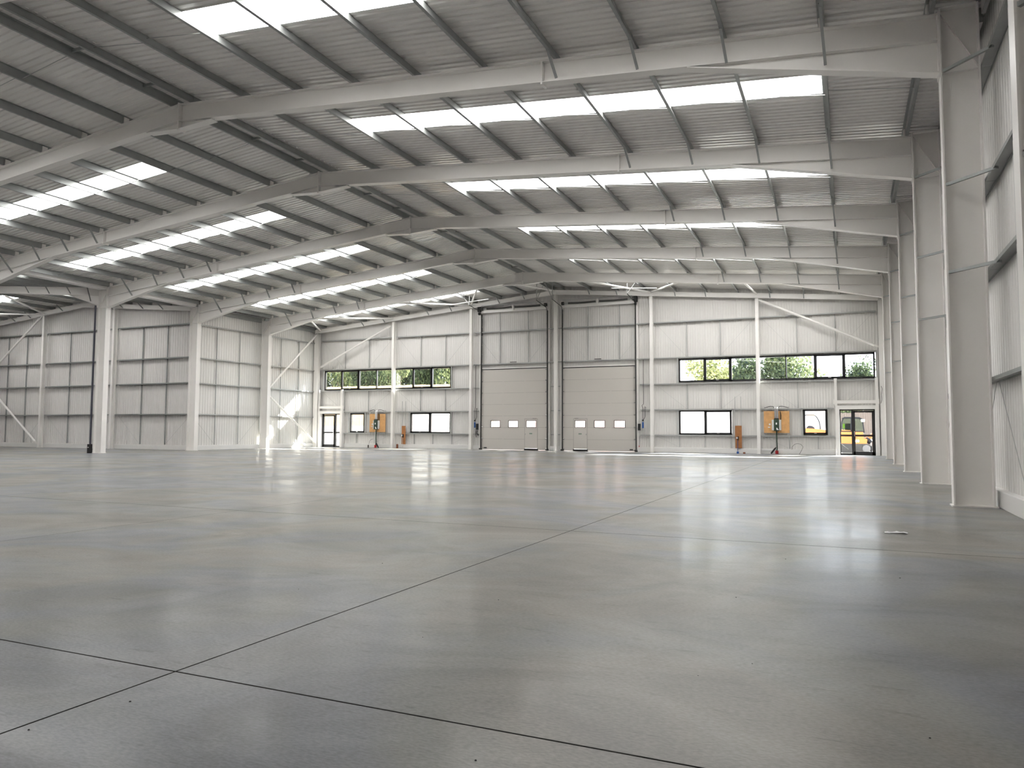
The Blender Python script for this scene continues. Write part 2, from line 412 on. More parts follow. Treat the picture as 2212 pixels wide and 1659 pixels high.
# annex rafter (fourth frame) and end-wall rafter
def annex_rafter():
    y = F(3); X = lambda d: -36.9-d; zt = lambda d: 8.54+.0875*d; H = 9.6
    o = empty('roof_rafter', (X(4), y, 8.9), 'white steel rafter running left over the side hall from the leftmost column', 'rafter', 'white steel roof rafters')
    m = MB(); m.prism([(X(0), zt(0)),(X(H), zt(H)),(X(H), zt(H)-.40),(X(0), zt(0)-.40)], 'y', y-.007, y+.007)
    for dz in (-.012, -.388): m.bar((X(0), y, zt(0)+dz), (X(H), y, zt(H)+dz), RW, .024)
    m.build('beam', WHITE, o)
    h = MB(); h.prism([(X(0), zt(0)-.39),(X(2.3), zt(2.3)-.39),(X(0), 7.62)], 'y', y-.007, y+.007)
    h.bar((X(0), y, 7.61), (X(2.35), y, zt(2.35)-.41), RW, .024); h.build('haunch', WHITE, o)
    for d in (.6, 2.2, 3.9, 5.6):
        zb = zt(d)-.36 if d > 2.3 else 7.68+(zt(2.3)-.4-7.6)*d/2.3
        MB().bar((X(d), y-.115, zb), (X(d), y-.36, zt(d)+.02), .04, .04, up=(0,1,0)).build('fly_brace', GALV, o)
    m = MB(); m.prism([(AR, zt(H)),(AE, 8.54),(AE, 8.1),(AR, zt(H)-.40)], 'y', y-.1, y+.1).build('far_beam', WHITE, o)
annex_rafter()
def end_rafter(name, x0, z0, x1, z1, y, dep, label, w=.16):
    o = empty(name, ((x0+x1)/2, y, (z0+z1)/2), label, 'rafter', 'end wall rafters')
    m = MB(); m.prism([(x0, z0),(x1, z1),(x1, z1-dep),(x0, z0-dep)], 'y', y+.02, y+.035)
    for dz in (-.01, -dep+.01): m.bar((x0, y+w/2, z0+dz), (x1, y+w/2, z1+dz), w, .02)
    m.build('beam', WHITE, o)
    n = 9; 
    return o
def gz(x): return zr(x)-.06
def end_braces(o, xs_, y, fn, dep):
    for x in xs_:
        MB().bar((x, y+.02, fn(x)-dep+.03), (x, y-.42, fn(x)+.10), .05, .05, up=(0,1,0)).build('fly_brace', GALV, o)
o = end_rafter('end_rafter', 0, gz(0), RX, gz(RX), YG, .27, 'white steel end wall rafter, right half above the clerestory window')
end_braces(o, [-PUR[i] for i in (2,3,5,6,8,9)], YG, gz, .27)
o = end_rafter('end_rafter', XL-.6, gz(XL), RX-.01, gz(RX), YG, .27, 'white steel end wall rafter, left half above the clerestory window')
end_braces(o, [XL+PUR[i] for i in (2,3,5,6,8,9)], YG, gz, .27)
ga = lambda x: 8.50+.0875*min(-36.9-x, x-AE)
o = end_rafter('end_rafter', -36.9, ga(-36.9), AR, ga(AR), YA, .27, 'white steel end rafter of the side hall, near half'); end_braces(o, [-39.3,-41,-42.8], YA, ga, .27)
o = end_rafter('end_rafter', AE, ga(AE), AR-.01, ga(AR), YA, .27, 'white steel end rafter of the side hall, far left half'); end_braces(o, [-48.4,-51.6,-53.2,-54.9], YA, ga, .27)

# ------------------------------------------------------------------ purlins
def zsec(x, y0, y1, z, s):
    """cold-rolled Z section along y, foot at height z; s=direction of the top flange"""
    m = MB(); t = .006; h = .215; w = .065
    m.box(x-t, y0, z, x, y1, z+h); m.box(x, y0, z+h-t, x+s*w, y1, z+h); m.box(x-t/2, y0, z, x-s*w, y1, z+t)
    m.box(x-s*w, y0, z, x-s*(w-t), y1, z+.02)
    return m
def purlins():
    for k in range(-1, 6):
        ya, yb = F(k), (F(k+1) if k < 5 else 44.25)
        for s in (1, -1):
            for i, d in enumerate(PUR):
                x = -d if s > 0 else XL+d+(.17 if i == 10 else 0)
                if not seen((x, ya, zr(x)), (x, yb, zr(x))): continue
                o = zsec(x, ya+.003, yb-.003, zr(x)+.004, -s).build('roof_purlin', GALV)
                where = 'at the eaves' if i == 0 else ('beside the ridge' if i == 10 else '%s down from the ridge' % ORD[10-i])
                tag(o, 'galvanised roof purlin, %s slope, %s, %s' % (side_name(s), where, BAYS[k]), 'purlin', 'galvanised roof purlins')
    for k in (2, 3):
        ya, yb = F(k), F(k+1) if k < 3 else YA+.4
        for side, lst in (('near', [-37.3-1.7*i for i in range(6)]), ('far', [-48.0-1.65*i for i in range(5)])):
            for i, x in enumerate(lst):
                if not seen((x, ya, zr(x)), (x, yb, zr(x))): continue
                o = zsec(x, ya+.003, yb-.003, zr(x)+.004, 1 if side == 'near' else -1).build('roof_purlin', GALV)
                tag(o, 'galvanised purlin over the side hall, %s slope, %s from the %s, %s' % (side, ORD[i], 'valley' if side == 'near' else 'ridge', BAYS[k]), 'purlin', 'galvanised roof purlins')
purlins()

# sag rods: one line per slope and bay
def rods():
    for k in range(0, 6):
        y = F(k)+(3.1 if k else 2.98)
        for s in (1, -1):
            m = MB(); n = 0
            for i in range(10):
                a, b = (-PUR[i], -PUR[i+1]) if s > 0 else (XL+PUR[i], XL+PUR[i+1])
                p, q = (a, y, zr(a)+.06), (b, y, zr(b)+.16)
                if seen(p, q): n += 1
                m.bar(p, q, .014, .014)
            if n: tag(m.build('sag_rod', RAILM), 'thin steel tie rod line crossing the purlins, %s slope, %s' % (side_name(s), BAYS[k]), 'tie rod', 'purlin tie rods')
    for k in (2, 3):
        m = MB(); y = F(k)+3.0
        for i in range(5):
            a, b = -37.3-1.7*i, -37.3-1.7*(i+1)
            m.bar((a, y, zr(a)+.06), (b, y, zr(b)+.16), .016, .016)
        if seen((-37.3, y, 8.6), (-45, y, 9.3)):
            tag(m.build('sag_rod', RAILM), 'thin steel tie rod line over the side hall, %s' % BAYS[k], 'tie rod', 'purlin tie rods')
rods()

# ridge ties between the two ridge purlins
for k in range(0, 6):
    for j, t in enumerate((.9, 2.9, 4.9)):
        y = F(k)+t
        if seen((RX-.4, y, 10.2), (RX+.4, y, 10.2)):
            o = MB().bar((RX-.22, y, 10.27), (RX+.38, y, 10.27), .04, .07).build('ridge_tie', GALV)
            tag(o, 'short dark tie between the two ridge purlins, %s, %s one' % (BAYS[k], ('near','middle','far')[j]), 'ridge tie', 'ridge ties')

# eaves beams, gutters, valley
for k in range(0, 6):
    ya, yb = F(k)+.15, (F(k+1)-.15 if k < 5 else 44.2)
    m = MB(); m.box(.635, ya, 8.36, .70, yb, 8.62); m.box(.56, ya, 8.60, .70, yb, 8.62)
    if seen((.5, ya, 8.4), (.5, yb, 8.4)):
        tag(m.build('eaves_beam', RAILM), 'galvanised eaves beam along the top of the right wall, %s' % BAYS[k], 'eaves beam', 'eaves beams')
for k in (4, 5):
    ya, yb = F(k)+.15, (F(k+1)-.15 if k < 5 else 44.0)
    if k == 4: ya = F(4)+.15
    m = MB(); m.box(-36.98, ya, 8.30, -36.90, yb, 8.60); m.box(-36.98, ya, 8.58, -36.78, yb, 8.6)
    tag(m.build('eaves_beam', GALV), 'galvanised eaves beam along the top of the left wall, %s' % BAYS[k], 'eaves beam', 'eaves beams')
m = MB(); m.prism([(-36.86,8.60),(-36.82,8.42),(-36.38,8.42),(-36.34,8.60),(-36.36,8.60),(-36.40,8.44),(-36.80,8.44),(-36.84,8.60)], 'y', F(0), YA-.2)
tag(m.build('valley_gutter', WHITE), 'long white valley gutter between the main hall and side hall', 'gutter')
for k in (3, 4):
    y0 = F(k)+.2; y1 = F(k+1)-.2
    if k == 4: pass

# downpipe beside the leftmost column
o = empty('downpipe', (-37.12, 26.3, 0), 'dark downpipe with black foot box beside the leftmost clear column', 'downpipe')
MB().tube([(-36.96, 26.41, .45), (-36.96, 26.41, 7.6)], .045, 10).build('pipe', mat('dark_blue_grey_pipe', (.05,.05,.07), .5), o)
MB().box(-37.07, 26.32, 0, -36.90, 26.49, .46).build('foot_box', RUBBER, o, bevel=.01)
MB().box(-37.03, 26.325, .28, -36.94, 26.315, .31).build('label_strip', WHITE, o)

# ------------------------------------------------------------------ gable and annex posts
GP = [-6.13,-12.14,-18.22,-24.16,-30.19]
GPN = ['between the right clerestory panes', 'just right of the right roller door', 'central post between the two tall doors', 'just left of the left tall door', 'crossing the left clerestory window']
def post(x, y, h, label, d=.25, w=.17, name='end_wall_post'):
    o = empty(name, (x, y+d/2, 0), label, 'column', 'end wall posts')
    m = MB(); m.box(x-w/2, y, 0, x+w/2, y+.018, h); m.box(x-w/2, y+d-.018, 0, x+w/2, y+d, h); m.box(x-.006, y+.01, 0, x+.006, y+d-.01, h)
    m.build('shaft', WHITE, o); MB().box(x-w/2-.03, y-.03, 0, x+w/2+.03, y+d+.03, .02).build('base_plate', WHITE, o)
    return o
for x, n in zip(GP, GPN): post(x, YG, gz(x)-.285, 'white steel end wall post ' + n)
post(.12, YG, 8.2, 'white corner post at the right end of the far wall', w=.24)
post(-36.75, YG, 8.19, 'wide white corner post at the left end of the far wall', w=.40)
for x, n in ((-43.55, 'close behind the leftmost clear column'), (-50.25, 'carrying two diagonal braces at the far left')):
    post(x, YA, ga(x)-.29, 'white steel side hall end post ' + n)

# ------------------------------------------------------------------ wall rails with sag bars and tie wires
def wire(parent, p, q): MB().bar(p, q, .009, .009).build('tie_wire', RAILM, parent)
def gable_rails():
    cols = [.0] + GP + [-36.6]
    zs_ = [1.0, 2.50, 4.02, 5.56, 7.68]
    bayn = ['right corner bay', 'bay right of the tall doors', 'right tall door bay', 'left tall door bay', 'bay left of the tall doors', 'left corner bay']
    zn = ['lowest', 'second lowest', 'middle', 'second highest', 'highest']
    for bi in range(6):
        b, a = cols[bi]-.1, cols[bi+1]+.1
        for zi, z in enumerate(zs_):
            cuts = []
            if bi == 2 and z < 5.4: cuts = [(-17.98, -12.9)]
            if bi == 3 and z < 5.4: cuts = [(-23.72, -18.6)]
            if bi == 0 and zi < 2: cuts = [(-2.25, -.0)]
            if bi == 5 and zi < 2: cuts = [(-36.7, -34.4)]
            for j, (x0, x1) in enumerate(span_minus(a, b, cuts)):
                if x1-x0 < .1: continue
                lab = 'galvanised far wall rail, %s of five, %s' % (zn[zi], bayn[bi]) + (', %s piece' % ('left', 'right')[j] if cuts and bi in (2, 3) else '')
                o = empty('wall_rail', ((x0+x1)/2, 44.2, z), lab, 'wall rail', 'galvanised wall rails')
                m = MB(); m.box(x0, 44.12, z-.032, x1, 44.126, z+.032); m.box(x0, 44.12, z-.003, x1, 44.29, z+.003); m.box(x0, 44.28, z-.032, x1, 44.29, z+.032)
                m.build('rail', RAILM, o)
                zb = zs_[zi-1] if zi else .28
                if bi in (2, 3):
                    vs = {2: (-16.18, -14.17), 3: (-22.2, -20.2)}[bi] if zi == 4 else ()
                    if zi == 3: vs = ()
                else:
                    w = a-b; vs = [b+(a-b)*t for t in (.34, .67)]
                    if zi == 0: vs = [b+(a-b)*t for t in (.25, .5, .75)]
                if zi == 3 and bi not in (2, 3): vs = []
                if zi == 1: vs = [v for v in vs if not any(WINS[k][0]-.1 < v < WINS[k][1]+.1 for k in ('lowR','lowL','smallL','smallR'))] if bi in () else []
                for v in vs:
                    if x0 < v < x1 and not (bi in (0, 5) and zi < 2 and any(c[0] < v < c[1] for c in cuts)):
                        MB().box(v-.022, 44.22, zb+.03, v+.022, 44.27, z-.03).build('sag_bar', RAILM, o)
                if zi in (0, 2, 4) and len(vs) > 1 and x1-x0 > 3:
                    wire(o, (x0+.1, 44.2, z-.03), (vs[0]-.0 if vs[0] < vs[-1] else vs[-1], 44.2, zb+.03))
                    wire(o, (x1-.1, 44.2, z-.03), (max(vs), 44.2, zb+.03))
    # rails above the tall doors carry sag bars from roof rail to lintel
    for vs in ((-16.18, -14.17), (-22.2, -20.2)):
        pass
gable_rails()
for n, xs2 in (('right', (-16.18, -14.17)), ('left', (-22.2, -20.2))):
    for j, v in enumerate(xs2):
        tag(MB().box(v-.022, 44.2, 7.72, v+.022, 44.25, 8.98).build('spacer_bar', RAILM), 'galvanised spacer bar above the %s tall door, %s one, below its springs' % (n, ('left', 'right')[j]), 'spacer bar', 'spacer bars')

def side_rails(xin, xout, sgn, k0, k1, where, zlist, nm):
    for k in range(k0, k1):
        ya, yb = F(k)+.01, (F(k+1)-.01 if k < 5 else YG+.3)
        if k == 4 and sgn < 0: ya = F(4)+.16
        for zi, z in enumerate(zlist):
            if not seen((xin, ya, z), (xin, yb, z)): continue
            o = empty('wall_rail', ((xin+xout)/2, (ya+yb)/2, z), 'galvanised %s wall rail, %s up, %s' % (where, ORD[zi], BAYS[k]), 'wall rail', 'galvanised wall rails')
            m = MB(); m.box(xin, ya, z-.032, xin+sgn*.006, yb, z+.032); m.box(xin, ya, z-.003, xout, yb, z+.003); m.box(xout-sgn*.008, ya, z-.032, xout, yb, z+.032)
            m.build('rail', RAILM if where == 'left' else GALV, o)
            zb = zlist[zi-1] if zi else .28
            xm = (xin+xout)/2
            for t in (.33, .66):
                v = ya+(yb-ya)*t
                MB().box(xm-.025, v-.022, zb+.03, xm+.025, v+.022, z-.03).build('sag_bar', RAILM, o)
            if zi == 0:
                for a, b in ((ya+.1, ya+(yb-ya)*.33), (yb-.1, ya+(yb-ya)*.66)):
                    wire(o, (xm, a, z-.04), (xm, b, zb+.03))
side_rails(.62, .79, 1, 0, 6, 'right', RAILZ, '')
side_rails(-36.88, -37.04, -1, 4, 6, 'left', RAILZ, '')
def annex_rails():
    cols = [-37.0, -43.55, -50.25, -56.4]; bn = ['right of the hidden post', 'behind the leftmost column', 'far left']
    for bi in range(3):
        b, a = cols[bi]-.1, cols[bi+1]+.1
        for zi, z in enumerate([2.13, 4.0, 5.54, 7.55]):
            if not seen((a, YA, z), (b, YA, z)): continue
            o = empty('wall_rail', ((a+b)/2, YA+.35, z), 'galvanised side hall end wall rail, %s up, bay %s' % (ORD[zi], bn[bi]), 'wall rail', 'galvanised wall rails')
            m = MB(); m.box(a, YA+.28, z-.032, b, YA+.286, z+.032); m.box(a, YA+.28, z-.003, b, YA+.48, z+.003); m.box(a, YA+.47, z-.032, b, YA+.48, z+.032)
            m.build('rail', GALV, o)
            zb = ([2.13, 4.0, 5.54, 7.55][zi-1] if zi else .28)
            for t in (.34, .67):
                v = b+(a-b)*t; MB().box(v-.028, YA+.38, zb+.03, v+.028, YA+.44, z-.03).build('sag_bar', GALV, o)
            if zi == 0:
                wire(o, (b-.1, YA+.4, z-.04), (b+(a-b)*.34, YA+.4, zb)); wire(o, (a+.1, YA+.4, z-.04), (b+(a-b)*.67, YA+.4, zb))
annex_rails()

# ------------------------------------------------------------------ bracing tubes
def brace(p, q, r, label, grp, name):
    o = empty(name, tuple((Vector(p)+Vector(q))/2), label, 'brace', grp)
    p, q = Vector(p), Vector(q); d = (q-p).normalized()
    MB().tube([p+d*.25, q-d*.25], r, 12).build('tube', WHITE, o, smooth=False)
    for e, s in ((p, 1), (q, -1)):
        MB().bar(e, e+d*s*.35, .10, .016, up=(0,1,0)).build('gusset', WHITE, o)
    return o
rz = lambda x: zr(x)-.30
gzz = lambda x: gz(x)-.05
RB = 'tubular roof braces in the last bay'
Y5 = F(5)+.08
nodes = [((-36.4, YG, gzz(-36.4)), (-33.25, Y5, rz(-33.25)-.1), 'left corner up to the haunch'),
 ((-30.19, YG, gzz(-30.19)), (-33.25, Y5, rz(-33.25)-.1), 'left clerestory post back to the haunch'),
 ((-24.16, YG, gzz(-24.16)), (-27.2, Y5, rz(-27.2)), 'left door post leftwards'),
 ((-24.16, YG, gzz(-24.16)), (-21.0, Y5, rz(-21.0)), 'left door post towards the ridge'),
 ((-18.22, YG, gzz(-18.22)), (-18.4, Y5, 9.5), 'central post straight along the ridge'),
 ((-12.14, YG, gzz(-12.14)), (-15.2, Y5, rz(-15.2)), 'right door post towards the ridge'),
 ((-12.14, YG, gzz(-12.14)), (-9.1, Y5, rz(-9.1)), 'right door post rightwards'),
 ((-6.13, YG, gzz(-6.13)), (-6.3, Y5, rz(-6.3)), 'right clerestory post')]
for a, b, n in nodes: brace(a, b, .057, 'white roof brace in the last bay from the %s' % n, RB, 'roof_brace')
brace((-6.0, YG+.02, 8.62), (.0, YG+.02, 5.72), .065, 'white tubular brace slanting down across the far wall right corner', 'wall braces', 'wall_brace')
brace((-30.4, YG+.02, 8.45), (-36.55, YG+.02, 5.66), .065, 'white tubular brace slanting down across the far wall left corner', 'wall braces', 'wall_brace')
brace((-36.55, F(5)+.14, 3.85), (-36.55, YG-.05, 8.25), .065, 'white tubular brace on the left wall, upper of the pair at the sunlit bay', 'wall braces', 'wall_brace')
brace((-36.55, F(5)+.14, 3.6), (-36.55, YG-.05, .25), .065, 'white tubular brace on the left wall crossing the sunlit patch', 'wall braces', 'wall_brace')
brace((-50.35, YA-.02, 8.75), (-56.0, YA-.02, 4.75), .07, 'white tubular brace rising to the far left side hall post top', 'wall braces', 'wall_brace')
brace((-50.35, YA-.02, .25), (-56.0, YA-.02, 4.35), .07, 'white tubular brace rising left from the far left side hall post foot', 'wall braces', 'wall_brace')
brace((-50.2, YA, 8.85), (-44.9, F(3)+.1, 8.72), .057, 'white tubular roof brace over the side hall, from the far left post', 'side hall roof braces', 'roof_brace')
brace((-50.2, YA, 8.8), (-54.5, F(3)+.1, 8.35), .057, 'white tubular roof brace over the side hall, leaving the picture leftwards', 'side hall roof braces', 'roof_brace')
brace((-37.1, F(3)+.12, 7.95), (-43.5, YA, 8.95), .057, 'white tubular roof brace over the side hall, from the leftmost column', 'side hall roof braces', 'roof_brace')

# ------------------------------------------------------------------ windows
wn = [0]
def window(x0, x1, z0, z1, n, sashes, handle=True):
    wn[0] += 1
    o = empty('window_%d' % wn[0], ((x0+x1)/2, YW, z0), kind='structure')
    y0, y1 = 44.22, 44.36; t = .085; w = (x1-x0)/n
    m = MB(); m.box(x0, y0, z0, x1, y1, z0+t); m.box(x0, y0, z1-t, x1, y1, z1); m.box(x0, y0, z0, x0+t, y1, z1); m.box(x1-t, y0, z0, x1, y1, z1)
    for i in range(1, n):
        xm = x0+i*w; hw = .05 if (i-1 in sashes or i in sashes) else .032
        m.box(xm-hw, y0, z0, xm+hw, y1, z1)
    m.build('window_frame', BLACK, o)
    for i in range(n):
        a, b = x0+i*w, x0+(i+1)*w
        if i in sashes:
            s = MB(); a2, b2, c2, d2, q = a+.03, b-.03, z0+.04, z1-.04, .08
            s.box(a2, y0-.03, c2, b2, y0+.03, c2+q); s.box(a2, y0-.03, d2-q, b2, y0+.03, d2); s.box(a2, y0-.03, c2, a2+q, y0+.03, d2); s.box(b2-q, y0-.03, c2, b2, y0+.03, d2)
            so = s.build('sash', BLACK, o)
            MB().box((a+b)/2-.07, y0-.055, c2+.02, (a+b)/2+.07, y0-.03, c2+.05).build('handle', CHROME, so)
        MB().box(a+.03, 44.30, z0+.05, b-.03, 44.306, z1-.05).build('pane', GLASS, o)
    # galvanised trimmers at each side
    j = MB(); j.box(x0-.09, 44.12, z0-.05, x0-.03, 44.17, z1+.05); j.box(x1+.03, 44.12, z0-.05, x1+.09, 44.17, z1+.05)
    j.build('side_trimmer', RAILM, o)
    return o
window(*WINS['clerL'], 7, (1, 5)); window(*WINS['clerR'], 7, (1, 5))
window(*WINS['lowR'], 2, (1,)); window(*WINS['lowL'], 2, (0,))
window(*WINS['smallR'], 1, (0,)); window(*WINS['smallL'], 1, (0,))

# ------------------------------------------------------------------ glazed entrance doors with white goalpost frames
def entrance(num, x0, x1, ztop, leaf_left):
    o = empty('door_%d' % num, ((x0+x1)/2, YW, 0), kind='structure')
    y0, y1 = 44.24, 44.36; t = .075
    xm = x0+.62 if not leaf_left else x1-.60          # mullion between side light and leaf
    m = MB(); m.box(x0, y0, 0, x0+.06, y1, ztop); m.box(x1-.06, y0, 0, x1, y1, ztop); m.box(x0, y0, ztop-.07, x1, y1, ztop); m.box(x0, y0, 0, x1, y1, .03)
    m.box(xm-.04, y0, 0, xm+.04, y1, ztop); m.build('door_frame', BLACK, o)
    la, lb = (xm+.04, x1-.06) if not leaf_left else (x0+.06, xm-.04)
    sa, sb = (x0+.06, xm-.04) if not leaf_left else (xm+.04, x1-.06)
    l = MB(); zt = ztop-.08; q = .10
    l.box(la, y0-.02, .03, lb, y1-.04, .03+.17); l.box(la, y0-.02, zt-q, lb, y1-.04, zt); l.box(la, y0-.02, .03, la+q, y1-.04, zt); l.box(lb-q, y0-.02, .03, lb, y1-.04, zt)
    l.box(la, y0-.02, 1.0, lb, y1-.04, 1.10)
    lf = l.build('door_leaf', BLACK, o)
    hx = la+.06 if not leaf_left else lb-.06
    MB().box(hx-.02, y0-.09, 1.00, hx+.02, y0-.02, 1.28).build('handle', CHROME, lf)
    s = MB(); s.box(sa, y0, 1.0, sb, y1-.04, 1.10); s.box(sa, y0, .03, sb, y1-.04, .10); s.build('side_light_frame', BLACK, o)
    MB().box(la+.05, 44.29, .1, lb-.05, 44.296, zt-.05).build('pane', GLASS, o)
    MB().box(sa, 44.29, .05, sb, 44.296, ztop-.05).build('pane', GLASS, o)
    # white box lining round the opening
    g = MB(); w = .19
    g.box(x0-w, 43.93, 0, x0, 44.30, ztop+w); g.box(x1, 43.93, 0, x1+w, 44.30, ztop+w); g.box(x0+.001, 43.93, ztop, x1-.001, 44.30, ztop+w)
    g.build('white_lining', WHITE, o, bevel=.008)
    h = empty('goalpost_frame', ((x0+x1)/2, 43.95, 0), 'white steel goalpost frame over the %s glazed entrance door' % ('right' if not leaf_left else 'left'), 'steel frame', 'door goalpost frames')
    for xx in (x0-.16, x1+.10):
        MB().box(xx-.07, 43.96, ztop+w, xx+.07, 44.10, 4.12).build('post', WHITE, h)
    MB().box(x0-.16, 43.97, 2.76, x1+.10, 44.09, 2.93).build('beam', WHITE, h)
    for xx in (x0-.25, x1+.19): MB().box(xx-.03, 43.94, 2.72, xx+.03, 44.12, 2.98).build('end_plate', WHITE, h)
entrance(1, *WINS['doorL'][:2], 2.40, True)
entrance(2, *WINS['doorR'][:2], 2.46, False)

# ------------------------------------------------------------------ sectional doors
def sectional(num, x0, x1, ztop, pass_left, label):
    """tall insulated sectional door with a pass door, vision panes, high-lift tracks and springs"""
    side = label
    o = empty('door_%d' % num, ((x0+x1)/2, 44.2, 0), kind='structure')
    yf, yb = 44.16, 44.22
    mir = (lambda x: x) if not pass_left else (lambda x: x0+x1-x)
    wz0, wz1 = 1.45, 1.87
    W = x1-x0
    pw = [mir(x0+.70), mir(x0+1.93), mir(x0+3.22)]; half = .33          # left edges of panes (as on the left door)
    panes = [tuple(sorted((mir(x0+a), mir(x0+a+.66)))) for a in (.67, 1.93, 3.18)]
    pd = tuple(sorted((mir(x0+3.05), mir(x0+3.95))))
    # panels, one section at a time, open at the panes
    zs_ = [0, .70, 1.44, 2.19, 2.93, 3.67, 4.41, ztop]
    for i in range(7):
        a, b = zs_[i]+.006, zs_[i+1]-.006
        cuts = []
        if i < 3: cuts = [pd] if i != 2 else [(pd[0], pd[1])]
        m = MB()
        def strip(za, zb, cts):
            for c, d in span_minus(x0, x1, cts): m.box(c, yf, za, d, yb, zb)
        if i == 2:
            strip(a, wz0, [pd]); strip(wz0, wz1, panes+[pd]); strip(wz1, 2.0, [pd]); strip(2.0, b, [])
        elif i < 2: strip(a, b, [pd])
        else: strip(a, b, [])
        m.build('door_section', DOORP, o)
        if i: MB().box(x0, yf+.012, zs_[i]-.008, x1, yb-.01, zs_[i]+.008).build('section_seam', SEAM, o)
        for hx in (.333, .667):
            if not (i < 3 and pd[0] < x0+W*hx < pd[1]) and i:
                MB().box(x0+W*hx-.03, yf-.012, zs_[i]-.03, x0+W*hx+.03, yf, zs_[i]+.03).build('hinge', DOORP, o)
    # pass door

    pm = MB()
    pa, pb = pd[0]+.015, pd[1]-.015
    pn = [q for q in panes if q[0] > pd[0]-.05 and q[1] < pd[1]+.05][0]
    for c, d, e, g in ((pa, pb, .12, wz0), (pa, pn[0], wz0, wz1), (pn[1], pb, wz0, wz1), (pa, pb, wz1, 1.985)): pm.box(c, yf-.01, e, d, yb, g)
    pdo = pm.build('pass_door', DOORP, o)
    tr = MB()
    for c, d, e, g in ((pd[0], pd[0]+.018, .1, 2.0), (pd[1]-.018, pd[1], .1, 2.0), (pd[0], pd[1], 1.985, 2.005)): tr.box(c, yf-.014, e, d, yf+.02, g)
    tr.build('pass_door_trim', SEAM, o)
    MB().box(pd[0]-.03, yf-.02, 0, pd[1]+.03, yb, .11).build('threshold', RUBBER, o)
    sx = (pd[0]+pd[1])/2; s = MB()
    for k2, ww in enumerate((.035,.03,.035,.025)): s.box(sx-.1+k2*.052, yf-.014, 1.02, sx-.1+k2*.052+ww, yf-.0105, 1.09)
    s.build('exit_sign', SIGNG, pdo)
    MB().box(sx+(-.36 if pass_left else .12), yf-.05, 1.98, sx+(-.12 if pass_left else .36), yf-.0, 2.03).build('closer', SEAM, pdo)
    MB().box((pd[1]-.07) if pass_left else pd[0]+.04, yf-.04, .98, (pd[1]-.04) if pass_left else pd[0]+.07, yf-.01, 1.06).build('handle', CHROME, pdo)
    for a, b in panes:
        f = MB(); q = .035
        f.box(a-.02, yf-.02, wz0-.02, b+.02, yb, wz0+q-.02); f.box(a-.02, yf-.02, wz1-q+.02, b+.02, yb, wz1+.02)
        f.box(a-.02, yf-.02, wz0-.02, a+q-.02, yb, wz1+.02); f.box(b-q+.02, yf-.02, wz0-.02, b+.02, yb, wz1+.02)
        fo_ = f.build('pane_frame', RUBBER, o, bevel=.01)
        MB().box(a, yf+.02, wz0, b, yf+.026, wz1).build('pane', GLASS, o)
    MB().box(x0, yf-.01, ztop, x1, yb+.02, ztop+.045).build('top_seal', RUBBER, o)
    MB().box(x0-.05, yf+.03, ztop+.045, x1+.05, 44.36, ztop+.13).build('lintel', WHITE, o)
    rv = MB(); rv.box(x0-.08, yb+.001, 0, x0+.015, 44.36, ztop+.045); rv.box(x1-.015, yb+.001, 0, x1+.08, 44.36, ztop+.045); rv.box(x0-.08, yb+.001, ztop-.03, x1+.08, 44.36, ztop+.045)
    rv.build('reveal_light_stop', RUBBER, o)  # hidden strips added behind the door edges to stop sun leaking in
    gx = x0+.28 if not pass_left else x1-.28
    MB().box(gx-.10, yf-.03, .10, gx+.10, yf, .16).build('lift_grip', RUBBER, o)
    # guides
    for sx_, s in ((x0, -1), (x1, 1)):
        g = MB(); g.box(sx_+s*.0, yf-.12, .05, sx_+s*.05, yf+.02, 8.85); g.build('guide_track', DARKG, o)
        g = MB(); g.box(sx_+s*.06-(.0), yf-.02, 0, sx_+s*.17, 44.28, 9.40); g.build('jamb_channel', WHITE, o)
        for i in range(8):
            zz = [.10,.72,1.46,2.2,2.94,3.68,4.42,5.1][i]
            MB().tube([(sx_-s*.10, yf-.05, zz+.02), (sx_+s*.01, yf-.05, zz+.02)], .028, 8).build('roller', CHROME, o)
        MB().box(sx_-s*.04, yf-.18, 0, sx_+s*.10, yf+.02, .10).build('bottom_bracket', DARKG, o)
        for zz in (5.6, 6.2, 6.8, 7.4, 8.0, 8.6):
            MB().box(sx_-s*.03, yf-.08, zz, sx_+s*.0, yf-.04, zz+.05).build('track_clip', CHROME, o)
        # inclined back track and hanger
        MB().tube([(sx_+s*.02, yf-.07, 8.8), (sx_+s*.02, yf-.25, 9.02), (sx_+s*.02, yf-1.9, 9.22)], .02, 8).build('back_track', DARKG, o)
        MB().bar((sx_+s*.02, yf-1.85, 9.2), (sx_+s*.02, yf-1.85, zr(sx_)+.15), .03, .03).build('track_hanger', RAILM, o)
        MB().bar((sx_+s*.02, yf-1.85, 9.25), (sx_+s*.5, yf-1.85, zr(sx_)+.15), .03, .03).build('track_hanger', RAILM, o)
        # drum
        MB().tube([(sx_+s*.02, yf-.2, 9.2), (sx_-s*.12, yf-.2, 9.2)], .11, 14).build('cable_drum', DARKG, o)
    hb = MB(); hb.box(x0-.05, 44.05, 8.95, x1+.05, 44.25, 9.12); hb.build('header_beam', WHITE, o)
    MB().tube([(x0+.1, yf-.2, 9.2), (x1-.1, yf-.2, 9.2)], .016, 8).build('spring_shaft', RAILM, o)
    mid = (x0+x1)/2
    for a, b in ((x0+.42, mid-.12), (mid+.12, x1-.42)):
        m = MB(); n = int((b-a)/.05)
        pts = [(a+(b-a)*i/(n*4), yf-.2, 9.2+.02*math.sin(PI*i/(n*4))*-1) for i in range(n*4+1)]
        m.tube(pts, [.062 if i % 4 < 2 else .052 for i in range(n*4+1)], 12); m.build('torsion_spring', DARKG, o)
    MB().box(mid-.05, yf-.24, 9.02, mid+.05, yf, 9.32).build('centre_bracket', WHITE, o)
